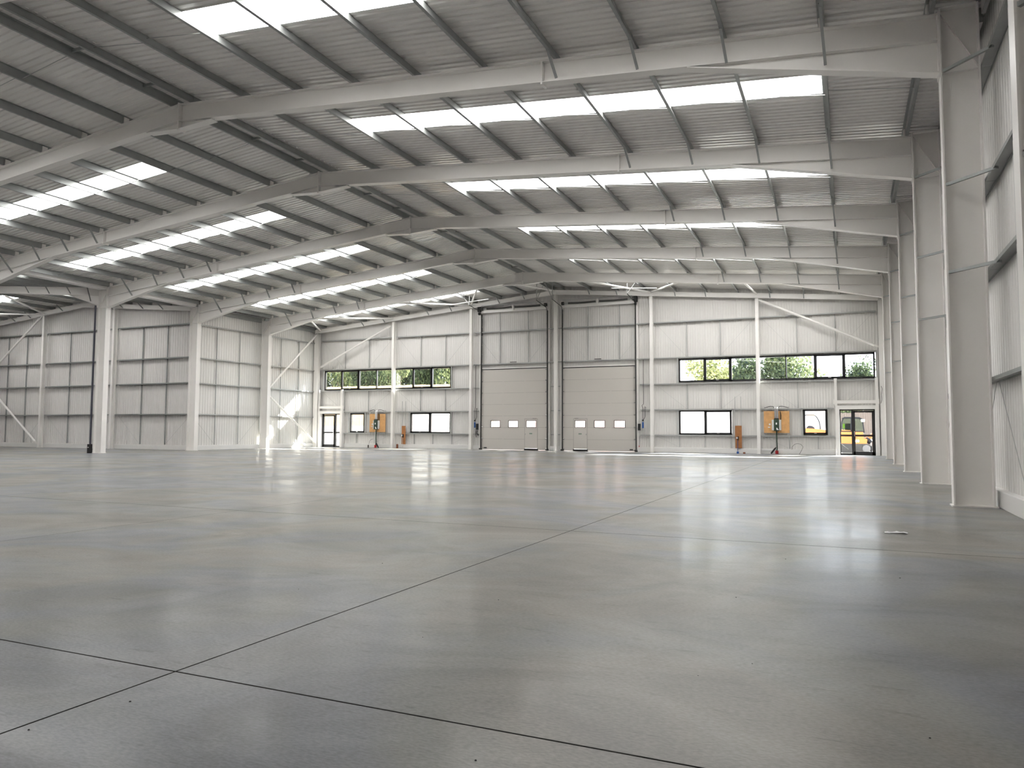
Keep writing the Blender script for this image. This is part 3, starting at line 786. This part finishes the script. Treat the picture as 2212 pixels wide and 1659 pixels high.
    MB().tube([(x0+.1, yf-.34, 9.38), (x1-.1, yf-.34, 9.38)], .02, 8).build('cross_bar', RAILM, o)
    mx = x0-.1 if not pass_left else x1+.1
    mm = MB(); mm.box(mx-.12, yf-.3, 9.02, mx+.08, yf-.05, 9.34); mm.box(mx-.09, yf-.28, 8.82, mx+.02, yf-.1, 8.97); mm.build('drive_motor', RUBBER, o, bevel=.015)
    MB().box(mid-.22, 44.0, 5.62, mid+.2, 44.1, 5.66).build('mark_strip', DARKG, o)
    return o
sectional(3, *WINS['secL'][:2], 5.2, False, 'left')
sectional(4, *WINS['secR'][:2], 5.15, True, 'right')
# light channels hung from the purlins that steady the tracks
tag(MB().bar((-24.9, 42.3, 9.32), (-22.1, 42.3, 9.52), .045, .045).build('support_channel', RAILM), 'pale steel support channel hung under the roof left of the left tall door', 'support channel', 'track support channels')
tag(MB().bar((-14.1, 42.3, 9.62), (-11.4, 42.3, 9.42), .045, .045).build('support_channel', RAILM), 'pale steel support channel hung under the roof right of the right tall door', 'support channel', 'track support channels')

# ------------------------------------------------------------------ electrics on the far wall
def board(x0, x1, z0, z1, label, posts=True):
    o = empty('plywood_board', ((x0+x1)/2, 44.08, z0), label, 'board', 'plywood backing boards')
    MB().box(x0, 44.07, z0, x1, 44.09, z1).build('panel', PLY, o)
    for x in (x0+.04, x1-.04):
        MB().box(x-.02, 44.095, .92, x+.02, 44.118, 2.62).build('mounting_strut', RAILM, o)
    return o
board(-5.86, -4.52, 1.17, 2.38, 'orange plywood board behind the electrics by the right clerestory post')
board(-32.16, -30.86, 1.10, 2.36, 'orange plywood board behind the electrics by the left clerestory post')
def box_unit(xc, dx, side):
    o = empty('meter_box', (xc, 44.0, 1.3), 'dark green electrical cabinet with pale side flanks on the %s plywood board' % side, 'electrical box', 'electrical cabinets')
    MB().box(xc-.13, 43.86, 1.28, xc+.13, 44.06, 1.93).build('cabinet', GREEN, o, bevel=.01)
    for s in (-1, 1):
        MB().box(xc+s*.135, 43.95, 1.32, xc+s*.245, 44.068, 1.90).build('side_flank', KERB, o, bevel=.005)
    MB().box(xc-.03, 43.85, 1.63, xc+.04, 43.862, 1.74).build('notice', PAPER, o)
    m = MB(); m.prism([(xc+.0,1.46),(xc+.04,1.46),(xc+.12,1.34),(xc+.12,1.32),(xc+.0,1.34)], 'y', 43.85, 43.862); m.build('torn_label', PAPER, o)
    MB().box(xc-.12, 43.88, 1.93, xc+.12, 44.04, 1.98).build('gland_plate', RUBBER, o)
    for i, ox in enumerate((-.08, -.03, .03, .08)):
        tag(MB().tube([(xc+ox, 43.98, 1.97), (xc+ox, 43.98, 2.52), (xc+ox*1.2, 44.02, 2.60)], .026, 8).build('steel_conduit', CHROME),
            'shiny steel conduit above the %s green cabinet, %s from left' % (side, ORD[i]), 'conduit', 'conduits above the green cabinets')
    for s in (-1, 1):
        pts = [(xc+s*.09, 44.0, 2.54), (xc+s*.16, 44.0, 2.63), (xc+s*.3, 44.04, 2.645), (xc+s*.5, 44.04, 2.60), (xc+s*.62, 44.045, 2.56)]
        tag(MB().tube(pts, .016, 6).build('black_cable', RUBBER), 'black cable arching %s from the conduits over the %s board' % ('left' if s < 0 else 'right', side), 'cable', 'arching cables')
    tag(MB().tube([(xc+.22, 44.0, 1.9), (xc+.23, 44.0, 2.15), (xc+.2, 44.02, 2.36)], .022, 6).build('black_cable', RUBBER), 'short thick black cable rising from the %s green cabinet' % side, 'cable')
    tag(MB().tube([(xc+.0, 43.97, 1.29), (xc+.005, 43.97, .7), (xc+.02, 43.97, .35), (xc+.0, 43.96, .18)], .032, 8).build('armoured_cable', GREEN), 'thick dark supply cable running down from the %s green cabinet' % side, 'cable', 'supply cables')
    tag(MB().tube([(xc-.05, 43.96, 1.15), (xc-.05, 43.96, .15)], .016, 8).build('steel_conduit', CHROME), 'shiny steel conduit down to the floor under the %s green cabinet' % side, 'conduit')
    r = MB(); r.tube([(xc+.0, 43.93, .02), (xc+.0, 43.94, .20)], .085, 14)
    tag(r.build('duct_collar', RED), 'red duct collar at floor level under the %s green cabinet' % side, 'duct collar', 'red duct collars')
    tag(MB().tube([(xc+dx*.03, 43.93, .38), (xc+dx*.10, 43.91, .30), (xc+dx*.22, 43.86, .14), (xc+dx*.30, 43.84, .03)], [.02,.045,.05,.04], 8).build('black_duct', RUBBER), 'loose black duct end leaning beside the %s red collar' % side, 'duct')
    for j, (ox, z, w, h) in enumerate(((-.36, 1.60, .09, .09), (-.40, 1.46, .12, .05))):
        so = MB().box(xc+ox-w/2, 44.03, z, xc+ox+w/2, 44.068, z+h).build('socket', KERB, bevel=.004)
        tag(so, 'small white socket left of the %s green cabinet, %s one' % (side, ('upper', 'lower')[j]), 'socket', 'small sockets on the plywood')
box_unit(-5.19, -1, 'right')
box_unit(-31.55, 1, 'left')
# narrow backing boards with paired vertical struts
def narrow(x0, x1, z0, z1, side, col):
    for j, x in enumerate((x0-.0, x1-.03)):
        tag(MB().box(x-.015, 44.095, .95, x+.018, 44.119, 3.22).build('mounting_strut', RAILM), 'long vertical steel strut behind the %s narrow board, %s of the pair' % (side, ('left', 'right')[j]), 'strut', 'vertical mounting struts')
    o = empty('narrow_board', ((x0+x1)/2, 44.08, z0), 'narrow brown plywood board with pipe stop tap, %s end of the far wall' % side, 'board', 'narrow plywood boards')
    MB().box(x0, 44.07, z0, x1, 44.09, z1).build('panel', PLYD, o)
    xc = (x0+x1)/2-.04
    tag(MB().tube([(xc, 44.02, .06), (xc, 44.02, .85)], .014, 8).build('water_pipe', BLUE if side == 'right' else CHROME), 'thin riser pipe in front of the %s narrow board' % side, 'pipe', 'riser pipes')
    v = empty('stop_valve', (xc, 44.0, .85), 'black and white stop valve on the %s narrow board' % side, 'valve', 'stop valves')
    MB().tube([(xc+.02, 44.03, .74), (xc+.02, 44.03, .97)], .038, 10).build('body', RUBBER, v); MB().tube([(xc-.03, 43.94, .88), (xc-.03, 44.0, .88)], .05, 12).build('dial', PAPER, v)
narrow(-7.42, -7.06, .30, 1.57, 'right', 0); narrow(-29.52, -29.22, .28, 1.53, 'left', 0)
tag(MB().tube([(-7.28, 44.0, 0), (-7.28, 44.0, .11)], .06, 12).build('blue_duct_cap', BLUE), 'blue duct cap on the floor under the right narrow board', 'duct cap')
tag(MB().tube([(-6.93, 44.0, 0), (-6.93, 44.0, .08)], .065, 12).build('clay_pipe', PIPEB), 'short brown pipe stub on the floor by the right narrow board', 'pipe stub')
tag(MB().tube([(-29.82, 44.0, 0), (-29.82, 44.0, .28)], .065, 12).build('clay_pipe', PIPEB), 'taller brown pipe stub on the floor left of the left narrow board', 'pipe stub')
tag(MB().tube([(-32.2, 44.0, 0), (-32.2, 44.0, .20)], .045, 10).build('grey_pipe', DARKG), 'small grey pipe stub on the floor under the left plywood board', 'pipe stub')
tag(MB().tube([(-4.42, 44.1, .26), (-4.40, 44.0, .42), (-4.26, 44.0, .56), (-4.12, 44.0, .60), (-3.95, 44.0, .56), (-3.84, 44.0, .42), (-3.92, 44.0, .22), (-4.03, 44.0, .02)], .01, 6).build('looped_cable', DARKG), 'thin looped cable rising from the kerb below the right small window', 'cable')
tag(MB().tube([(-32.15, 44.0, .25), (-32.1, 44.0, .45), (-31.95, 44.0, .60), (-31.78, 44.0, .62)], .01, 6).build('looped_cable', DARKG), 'thin curved cable under the left plywood board', 'cable')
tag(MB().tube([(.02, 43.8, 2.75), (.07, 43.8, 2.95), (.05, 43.8, 3.2), (.10, 43.8, 3.5), (.05, 43.8, 3.65)], .012, 6).build('looped_cable', DARKG), 'short dark cable hanging beside the right goalpost frame', 'cable')
tag(MB().box(-5.98, 44.14, .19, -5.2, 44.178, .24).build('trunking_strip', PAPER), 'white cable trunking strip lying along the kerb by the right cabinet', 'trunking')
# door control boxes
def controls(xc, side, s):
    tag(MB().box(xc-.045, 44.05, 1.42, xc+.045, 44.115, 1.78).build('control_box', BLUE, bevel=.006), 'blue door control box beside the %s tall door' % side, 'control box', 'blue door controls')
    tag(MB().box(xc-.05, 44.06, 1.82, xc+.05, 44.115, 1.93).build('isolator_switch', DARKG, bevel=.006), 'small grey isolator switch above the blue box by the %s tall door' % side, 'switch', 'isolator switches')
    bx = xc + s*(.22 if side == 'right' else .18)
    tag(MB().box(bx-.075, 44.02, 1.28, bx+.075, 44.115, 1.68).build('black_control_box', RUBBER, bevel=.01), 'black control box next to the %s tall door guide' % side, 'control box')
    tag(MB().tube([(xc+.0, 44.08, 1.93), (xc, 44.08, 2.62), (xc-s*.05*-1, 44.06, 2.76), (xc+.05, 44.06, 2.86), (xc+.05, 44.06, 5.5)], .014, 6).build('control_cable', RUBBER), 'long vertical cable above the %s door control box' % side, 'cable', 'door control cables')
    tag(MB().tube([(xc+.05, 44.08, 1.93), (xc+.13, 44.07, 2.1), (xc+.13, 44.07, 2.7), (xc+.2, 44.07, 2.62)], .018, 6).build('control_cable', DARKG), 'short hooked cable above the %s door control box' % side, 'cable', 'door control cables')
    for j, ox in enumerate((.0, .12)):
        tag(MB().box(xc+ox-.015, 44.095, .9, xc+ox+.015, 44.118, 1.45).build('mounting_strut', RAILM), 'short vertical strut under the %s door controls, %s one' % (side, ('left', 'right')[j]), 'strut')
controls(-12.72, 'right', -1)
controls(-23.92, 'left', 1)
tag(MB().tube([(-12.95, 44.06, .38), (-12.95, 44.06, 1.28)], .006, 5).build('pull_cord', RAILM), 'thin pull cord with red end below the right black box', 'cord')
tag(MB().tube([(-12.95, 44.06, .30), (-12.95, 44.06, .39)], [.03, .01], 8).build('red_cone', RED), 'tiny red cone on the end of the pull cord', 'cord weight')
for j, dx in enumerate((-.0, .13, .2)):
    tag(MB().tube([(-23.82+dx*.6, 44.05, 1.25), (-23.84+dx*.6, 44.04, 1.05), (-23.80+dx, 44.03, .92), (-23.78+dx, 44.03, .8+.1*j)], .016, 6).build('dangling_cable', RUBBER), 'black cable end dangling by the left door controls, %s from left' % ORD[j], 'cable', 'dangling cables')

# ------------------------------------------------------------------ litter on the floor
pm = MB(); random.seed(3)
W_, H_ = 6, 4
def pp(i, j): return (-1.52+.25*i/(W_)-.1 + random.uniform(-.008,.008), 7.9+.13*j/H_ + random.uniform(-.01,.01), .003+random.uniform(0,.02)*(1 if 0 < i < W_ else .3))
v = [pp(i, j) for j in range(H_+1) for i in range(W_+1)]
f = [(j*(W_+1)+i, j*(W_+1)+i+1, (j+1)*(W_+1)+i+1, (j+1)*(W_+1)+i) for j in range(H_) for i in range(W_)]
pm.add(v, f)
PAPER_OBJ = pm.build('paper_scrap', PAPER)
tag(PAPER_OBJ, 'small crumpled white paper scrap on the floor near the right columns', 'litter')
def ground_pt(px, py):
    d = R_*((px-1106)/FPX) - U_*((py-829.5)/FPX) + F_
    t = -CH/d.z; return (CX+d.x*t, d.y*t)
x_, y_ = ground_pt(1936, 1152)
PAPER_OBJ.location = (x_+1.495, y_-7.965, 0)
CR = [(-6.06,2.05,'at the lower left corner of the floor'),(-4.3,2.35,'left of the near joint crossing'),(-3.1,2.32,'by the bottom edge of the picture, left of centre')]
crumbs = [(62,1577,'near the bottom left corner'),(281,1516,'below the near joint crossing'),(645,1273,'in the open floor left of the long joint'),(826,1217,'left of the long joint, further back'),(913,1377,'right of the long joint, mid floor'),(1077,1296,'beside the long joint middle'),(1028,1643,'by the bottom edge near the cross joint'),(1508,1460,'in the right foreground'),(1625,1434,'right of the foreground centre'),(2009,1595,'in the bottom right corner'),(1590,1291,'in the right mid floor'),(1697,1208,'below the far cross joint'),(1944,1249,'right mid floor under the paper scrap')]
for px, py, w in crumbs:
    x_, y_ = ground_pt(px, py); r = .003 + .0035*random.random()
    m = MB(); n = 7
    ring = [(x_+r*math.cos(2*PI*i/n)*random.uniform(.7,1.3), y_+r*math.sin(2*PI*i/n)*random.uniform(.7,1.3)) for i in range(n)]
    m.v = [(a, b, .0005) for a, b in ring] + [(x_+(a-x_)*.6, y_+(b-y_)*.6, r*.7) for a, b in ring] + [(x_, y_, r*.9)]
    m.f = [(i, (i+1) % n, n+(i+1) % n, n+i) for i in range(n)] + [(n+i, n+(i+1) % n, 2*n) for i in range(n)]; m.m = [0]*len(m.f)
    tag(m.build('grit_crumb', CRUMB), 'tiny dark grit crumb on the concrete %s' % w, 'grit', 'dark grit crumbs')

# ------------------------------------------------------------------ outside
tag(MB().box(-120, 44.5, -.4, 90, 140, -.06).build('ground', YARD), 'pale sunlit yard outside the far wall', 'ground', kind='structure')
def fence(name, x0, x1, y, z0, z1, pitch, m_, label, post_m=None):
    o = empty(name, ((x0+x1)/2, y, z0), label, 'fence')
    m = MB(); n = int((x1-x0)/pitch)
    for i in range(n):
        a = x0+i*pitch; j = random.uniform(-.02, .02); dy = random.uniform(0, .012)
        m.box(a+.006, y+dy, z0, a+pitch-.006, y+.02+dy, z1+j)
    m.build('boards', m_, o)
    r = MB(); r.box(x0, y+.03, z0+.3, x1, y+.08, z0+.4); r.box(x0, y+.03, z1-.4, x1, y+.08, z1-.3); r.build('rails', m_, o)
    q = x0
    while q <= x1: MB().box(q-.05, y+.08, z0-.1 if z0 > 0 else -.06, q+.05, y+.18, z1).build('post', m_, o); q += 3
    return o
fence('boundary_fence', -2.4, 8, 57.5, -.06, 2.58, .15, FENCE, 'weathered vertical board fence behind the orange excavator')
fence('timber_screen', -50, -26.0, 50.6, 1.55, 4.78, .28, FENCEY, 'tall pale timber board screen outside the left windows')
tag(MB().box(-50, 50.4, -.06, -26, 51.0, 1.56).build('retaining_wall', BLOCK), 'grey block retaining wall under the pale timber screen', 'wall')
fence('pink_hoarding', -27.6, -15.2, 54, -.06, 2.9, .2, PINK, 'pinkish board hoarding outside the tall doors')
def cabin(name, x0, x1, y0, y1, h, label):
    o = empty(name, ((x0+x1)/2, (y0+y1)/2, 0), label, 'cabin')
    m = MB(); m.box(x0, y0, -.06, x1, y1, h)
    for i in range(int((x1-x0)/.4)): m.box(x0+.1+i*.4, y0-.03, .1, x0+.3+i*.4, y0, h-.15)
    m.build('body', CABIN, o); MB().box(x0-.05, y0-.06, h, x1+.05, y1+.05, h+.08).build('roof_rim', CABIN, o)
cabin('site_cabin', -14.9, -2.42, 58.5, 61.5, 2.75, 'long white site cabin outside the right windows')
cabin('white_container', -24.5+-8.2, -29.4+.9, 48.2, 50.2, 2.5, 'white container outside the lower left window')

# excavators
def mini_digger():
    y = 50.3
    o = empty('mini_excavator', (-1.35, y, 0), 'orange mini excavator with glazed cab seen through the right glazed door', 'excavator')
    for s, yy in ((-1, y-.6), (1, y+.6)):
        t = MB(); pts = [(-2.15+.25,.02),(-.55,.02),(-.38,.2),(-.42,.42),(-.6,.5),(-2.1,.5),(-2.28,.38),(-2.25,.12)]
        t.prism(pts, 'y', yy-.17, yy+.17); to = t.build('track', TRACK, o, bevel=.04)
        for xx in (-2.05, -1.6, -1.15, -.66): MB().tube([(xx, yy-.19, .26), (xx, yy+.19, .26)], .14 if xx in (-2.05, -.66) else .09, 12).build('track_wheel', TRACK, to)
    MB().tube([(-.60, y-.85, .26), (-.60, y-.78, .26)], .22, 18).build('front_sprocket', mat('grey_sprocket', (.07,.07,.075), .7), o)
    MB().box(-1.9, y-.45, .35, -.8, y+.45, .55).build('undercarriage', CABM, o)
    b = MB(); b.prism([(-2.3,.60),(-.62,.58),(-.60,.78),(-.78,.82),(-.80,1.02),(-.82,1.20),(-1.3,1.28),(-2.1,1.34),(-2.35,1.25)], 'y', y-.75, y+.75)
    bo = b.build('body', ORANGE, o, bevel=.05)
    MB().box(-1.22, y-.757, .88, -1.10, y-.75, .91).build('vent', CABM, bo)
    MB().box(-2.36, y-.76, .98, -2.05, y-.5, 1.08).build('vent', CABM, bo)
    cu = bpy.data.curves.new('side_number', 'FONT'); cu.body = '60'; cu.size = .22; cu.extrude = .004; cu.materials.append(PAPER)
    tmp = bpy.data.objects.new('side_number_text', cu); to = bpy.data.objects.new('side_number', bpy.data.meshes.new_from_object(tmp)); bpy.data.objects.remove(tmp); C.objects.link(to); to.parent = bo; to.location = (-1.20, y-.757, .635); to.rotation_euler = (PI/2, 0, 0)
    c = MB(); ya, yb = y-.72, y+.1
    def P(px, pz): return (px, pz)
    fr = [(-1.98,1.25),(-1.92,1.85),(-1.78,2.12),(-.95,2.10),(-.78,1.98),(-.70,1.2)]
    for yy in (ya, yb):
        for a_, b_ in zip(fr[:-1], fr[1:]): c.bar((a_[0], yy, a_[1]), (b_[0], yy, b_[1]), .06, .07, up=(0,1,0))
        c.bar((-1.42, yy, 1.25), (-1.40, yy, 2.08), .06, .07, up=(0,1,0)); c.bar((-1.98, yy, 1.28), (-.72, yy, 1.28), .06, .07, up=(0,1,0))
    c.prism([(-1.93,2.04),(-1.78,2.14),(-.95,2.13),(-.72,2.0),(-.8,1.96),(-1.0,2.04),(-1.75,2.05)], 'y', ya-.02, yb+.02)
    co_ = c.build('cab', CABM, o)
    MB().box(-1.9, ya+.01, 1.3, -.78, ya+.02, 2.05).build('cab_glass', glass('tinted_cab_glass', (.72,.82,.75)), co_)
    MB().box(-1.75, y-.35, 1.28, -1.35, y-.0, 1.75).build('seat', SEATM, o, bevel=.05)
    MB().box(-.86, ya-.1, 1.85, -.66, ya+.1, 2.0).build('work_lamp', PAPER, o, bevel=.02)
    bm = MB(); bm.tube([(-.72, y+.1, .75), (-.35, y+.1, .95), (.1, y+.1, 1.35), (.4, y+.1, 2.0)], [.12,.12,.11,.09], 8); bm.build('boom', ORANGE, o)
    MB().tube([(-.55, y+.05, .6), (-.2, y+.05, .8), (.15, y+.05, .6)], .05, 8).build('ram', CHROME, o)
    MB().tube([(-.62, y-.2, .85), (-.35, y-.2, .6)], .14, 12).build('swing_bracket', CABM, o)
    MB().box(-.36, y-.8, .02, -.30, y+.8, .42).build('blade', CABM, o)
    tag(MB().box(-1.86, y-.66, 1.46, -1.75, y-.6, 1.74).build('hi_vis_vest', HIVIS), 'yellow hi vis vest hanging in the excavator cab', 'vest')
mini_digger()
def canopy_digger():
    y = 51.0
    o = empty('canopy_digger', (-3.9, y, 0), 'yellow orange machine with roll bar and black seat outside the small right window', 'digger')
    b = MB(); b.prism([(-5.1,.45),(-2.75,.45),(-2.75,1.30),(-3.2,1.37),(-3.9,1.42),(-5.1,1.42)], 'y', y-.6, y+.6).build('body', ORANGE, o, bevel=.04)
    arc = [(-4.25,1.2),(-4.28,1.7),(-4.22,2.05),(-4.08,2.24),(-3.95,2.30),(-3.55,2.30),(-3.38,2.20),(-3.24,1.95),(-3.16,1.6),(-3.16,1.2)]
    MB().tube([(a, y-.3, z) for a, z in arc], .034, 8).build('roll_bar', CABM, o)
    MB().box(-3.93, y-.33, 2.21, -3.50, y-.27, 2.28).build('roof_visor', FENCEY, o)
    s = MB(); s.prism([(-3.98,1.3),(-3.92,1.52),(-3.82,1.60),(-3.62,1.58),(-3.52,1.50),(-3.42,1.22),(-3.5,1.2)], 'y', y-.45, y-.35); s.build('seat_back', SEATM, o, bevel=.03)
    MB().box(-4.0, y-.5, 1.18, -3.5, y+.1, 1.27).build('seat_pan', SEATM, o, bevel=.03)
    for x in (-4.8, -3.05): MB().tube([(x, y-.72, .4), (x, y-.45, .4)], .42, 20).build('wheel', TRACK, o)
canopy_digger()
# rubble by the machine
random.seed(11)
for i in range(5):
    x0 = -.72+.1*i; y0 = 48.3+.28*i; z0 = -.10
    tag(MB().bar((x0, y0, z0+.06), (x0+random.uniform(.4,.7), y0+random.uniform(-.04,.04), z0+.06), .14, .04).build('timber_offcut', RUBBLE), 'short timber offcut in the untidy heap outside the right glazed door', 'timber', 'timber offcuts outside')

# trees
def crown_mesh(name, n, seed, m_, leaf=.16, lobes=7):
    rnd = random.Random(seed); m = MB()
    cs = [(rnd.uniform(-.55,.55), rnd.uniform(-.5,.5), rnd.uniform(.15,1.45), rnd.uniform(.35,.6)) for _ in range(lobes)]
    for i in range(n):
        cx, cy, cz, r = rnd.choice(cs)
        th = rnd.uniform(0, 2*PI); u = rnd.uniform(-1, 1); rr = r*rnd.uniform(.55, 1.08); s = math.sqrt(1-u*u)
        p = Vector((cx+rr*s*math.cos(th), cy+rr*s*math.sin(th), cz+rr*u*.9))
        a = Vector((rnd.gauss(0,1), rnd.gauss(0,1), rnd.gauss(0,.6))).normalized(); b = a.cross(Vector((rnd.gauss(0,1), rnd.gauss(0,1), rnd.gauss(0,1)))).normalized()
        q = leaf*rnd.uniform(.5, 1.2)*.5
        m.add([p-a*q, p+b*q*.6, p+a*q, p-b*q*.6], [(0,1,2,3)])
    me = bpy.data.meshes.new(name); me.from_pydata(m.v, [], m.f); me.materials.append(m_); return me
CR1 = crown_mesh('crown', 5200, 1, LEAF1, .11); CR2 = crown_mesh('crown', 5200, 2, LEAF2, .10, 9); CR3 = crown_mesh('crown', 5200, 3, LEAF3, .11, 6)
def tree(x, y, base, w, h, me, label, rot=0):
    o = empty('tree', (x, y, -.06), label, 'tree', 'trees beyond the yard')
    c = bpy.data.objects.new('crown', me); C.objects.link(c); c.parent = o; c.location = (0, 0, base); c.scale = (w, w, h); c.rotation_euler = (0, 0, rot)
    MB().tube([(x, y, -.06), (x+.1, y, base+h*.4), (x-.15, y, base+h*1.1)], [.16*w*.5+.06, .1, .04], 8).build('trunk', BARK, o)
    for s in (-1, 1): MB().tube([(x, y, base*.8), (x+s*w*.4, y+.1*s, base+h*.8)], [.06, .03], 6).build('branch', BARK, o)
    return o
# right hand clerestory view
tree(-12.5, 66, 2.6, 3.0, 3.1, CR3, 'bright yellow green tree outside the right clerestory, leftmost panes', .3)
tree(-10.0, 70, 2.2, 2.5, 2.7, CR1, 'mid green tree beyond the third right clerestory pane', 1.2)
tree(-7.9, 63, 2.4, 2.7, 3.6, CR2, 'dark green tree beside the right clerestory post', 2.1)
tree(-5.4, 65, 2.2, 2.7, 3.5, CR1, 'leafy green tree outside the fourth and fifth right clerestory panes', .8)
tree(-.4, 60, 2.5, 1.9, 2.7, CR2, 'blue green tree outside the last right clerestory pane', 2.9)
tree(3.6, 62, 2.4, 2.6, 3.0, CR2, 'dark tree beyond the right end of the fence', .4)
tree(-1.6, 64, 1.2, 2.6, 1.6, CR3, 'low pale bush rising over the board fence behind the excavator', 1.9)
tree(1.4, 62.5, 1.3, 2.4, 1.3, CR2, 'low dark bush over the board fence right of the excavator', 2.3)
tree(-17, 66, 2.0, 3.5, 2.2, CR1, 'green tree behind the pink hoarding', 1.0)
# left hand clerestory view: ivy-hung bank close behind the screen
lx = [-49.2,-46.2,-43.2,-40.2,-37.2,-34.2,-31.2,-28.2]
ml = [CR2, CR2, CR1, CR2, CR1, CR2, CR1, CR3]
ad = ['leftmost', 'second', 'third', 'fourth', 'fifth', 'sixth', 'seventh', 'rightmost']
for i, (x, me) in enumerate(zip(lx, ml)):
    tree(x, 55.0, 3.3, 1.7, 3.3, me, 'dense green tree behind the pale timber screen, %s of the row' % ad[i], i*.9)

for i, x in enumerate([-53.0,-50.2,-47.3,-44.4,-41.6,-38.7,-35.7,-32.8]):
    tree(x, 58.6, 3.0, 1.9, 3.7, CR2, 'dark tree standing behind the row at the timber screen, %s from the left' % ORD[i], i*1.3)

# ------------------------------------------------------------------ light
w = bpy.data.worlds.new('world'); bpy.context.scene.world = w; w.use_nodes = True
bg = w.node_tree.nodes['Background']; bg.inputs[0].default_value = (.85,.885,.965,1); bg.inputs[1].default_value = 1.6
sun = bpy.data.lights.new('sun', 'SUN'); sun.energy = 9; sun.angle = .009; sun.color = (1,.955,.88)
so = bpy.data.objects.new('sun', sun); C.objects.link(so)
d = Vector((-.70, -1.25, -1.0)).normalized(); so.rotation_euler = d.to_track_quat('-Z', 'Y').to_euler(); so.location = (10, 70, 40)

sc = bpy.context.scene
sc.view_settings.view_transform = 'Standard'; sc.view_settings.look = 'None'; sc.view_settings.gamma = 1
sc.view_settings.exposure = 3.22
try: sc.view_settings.use_curve_mapping = False
except Exception: pass
sc.cycles.max_bounces = 8; sc.cycles.diffuse_bounces = 5; sc.cycles.glossy_bounces = 4; sc.cycles.transparent_max_bounces = 12; sc.cycles.transmission_bounces = 6
sc.cycles.use_denoising = True; sc.cycles.caustics_reflective = False; sc.cycles.caustics_refractive = False
sc.cycles.sample_clamp_indirect = 6
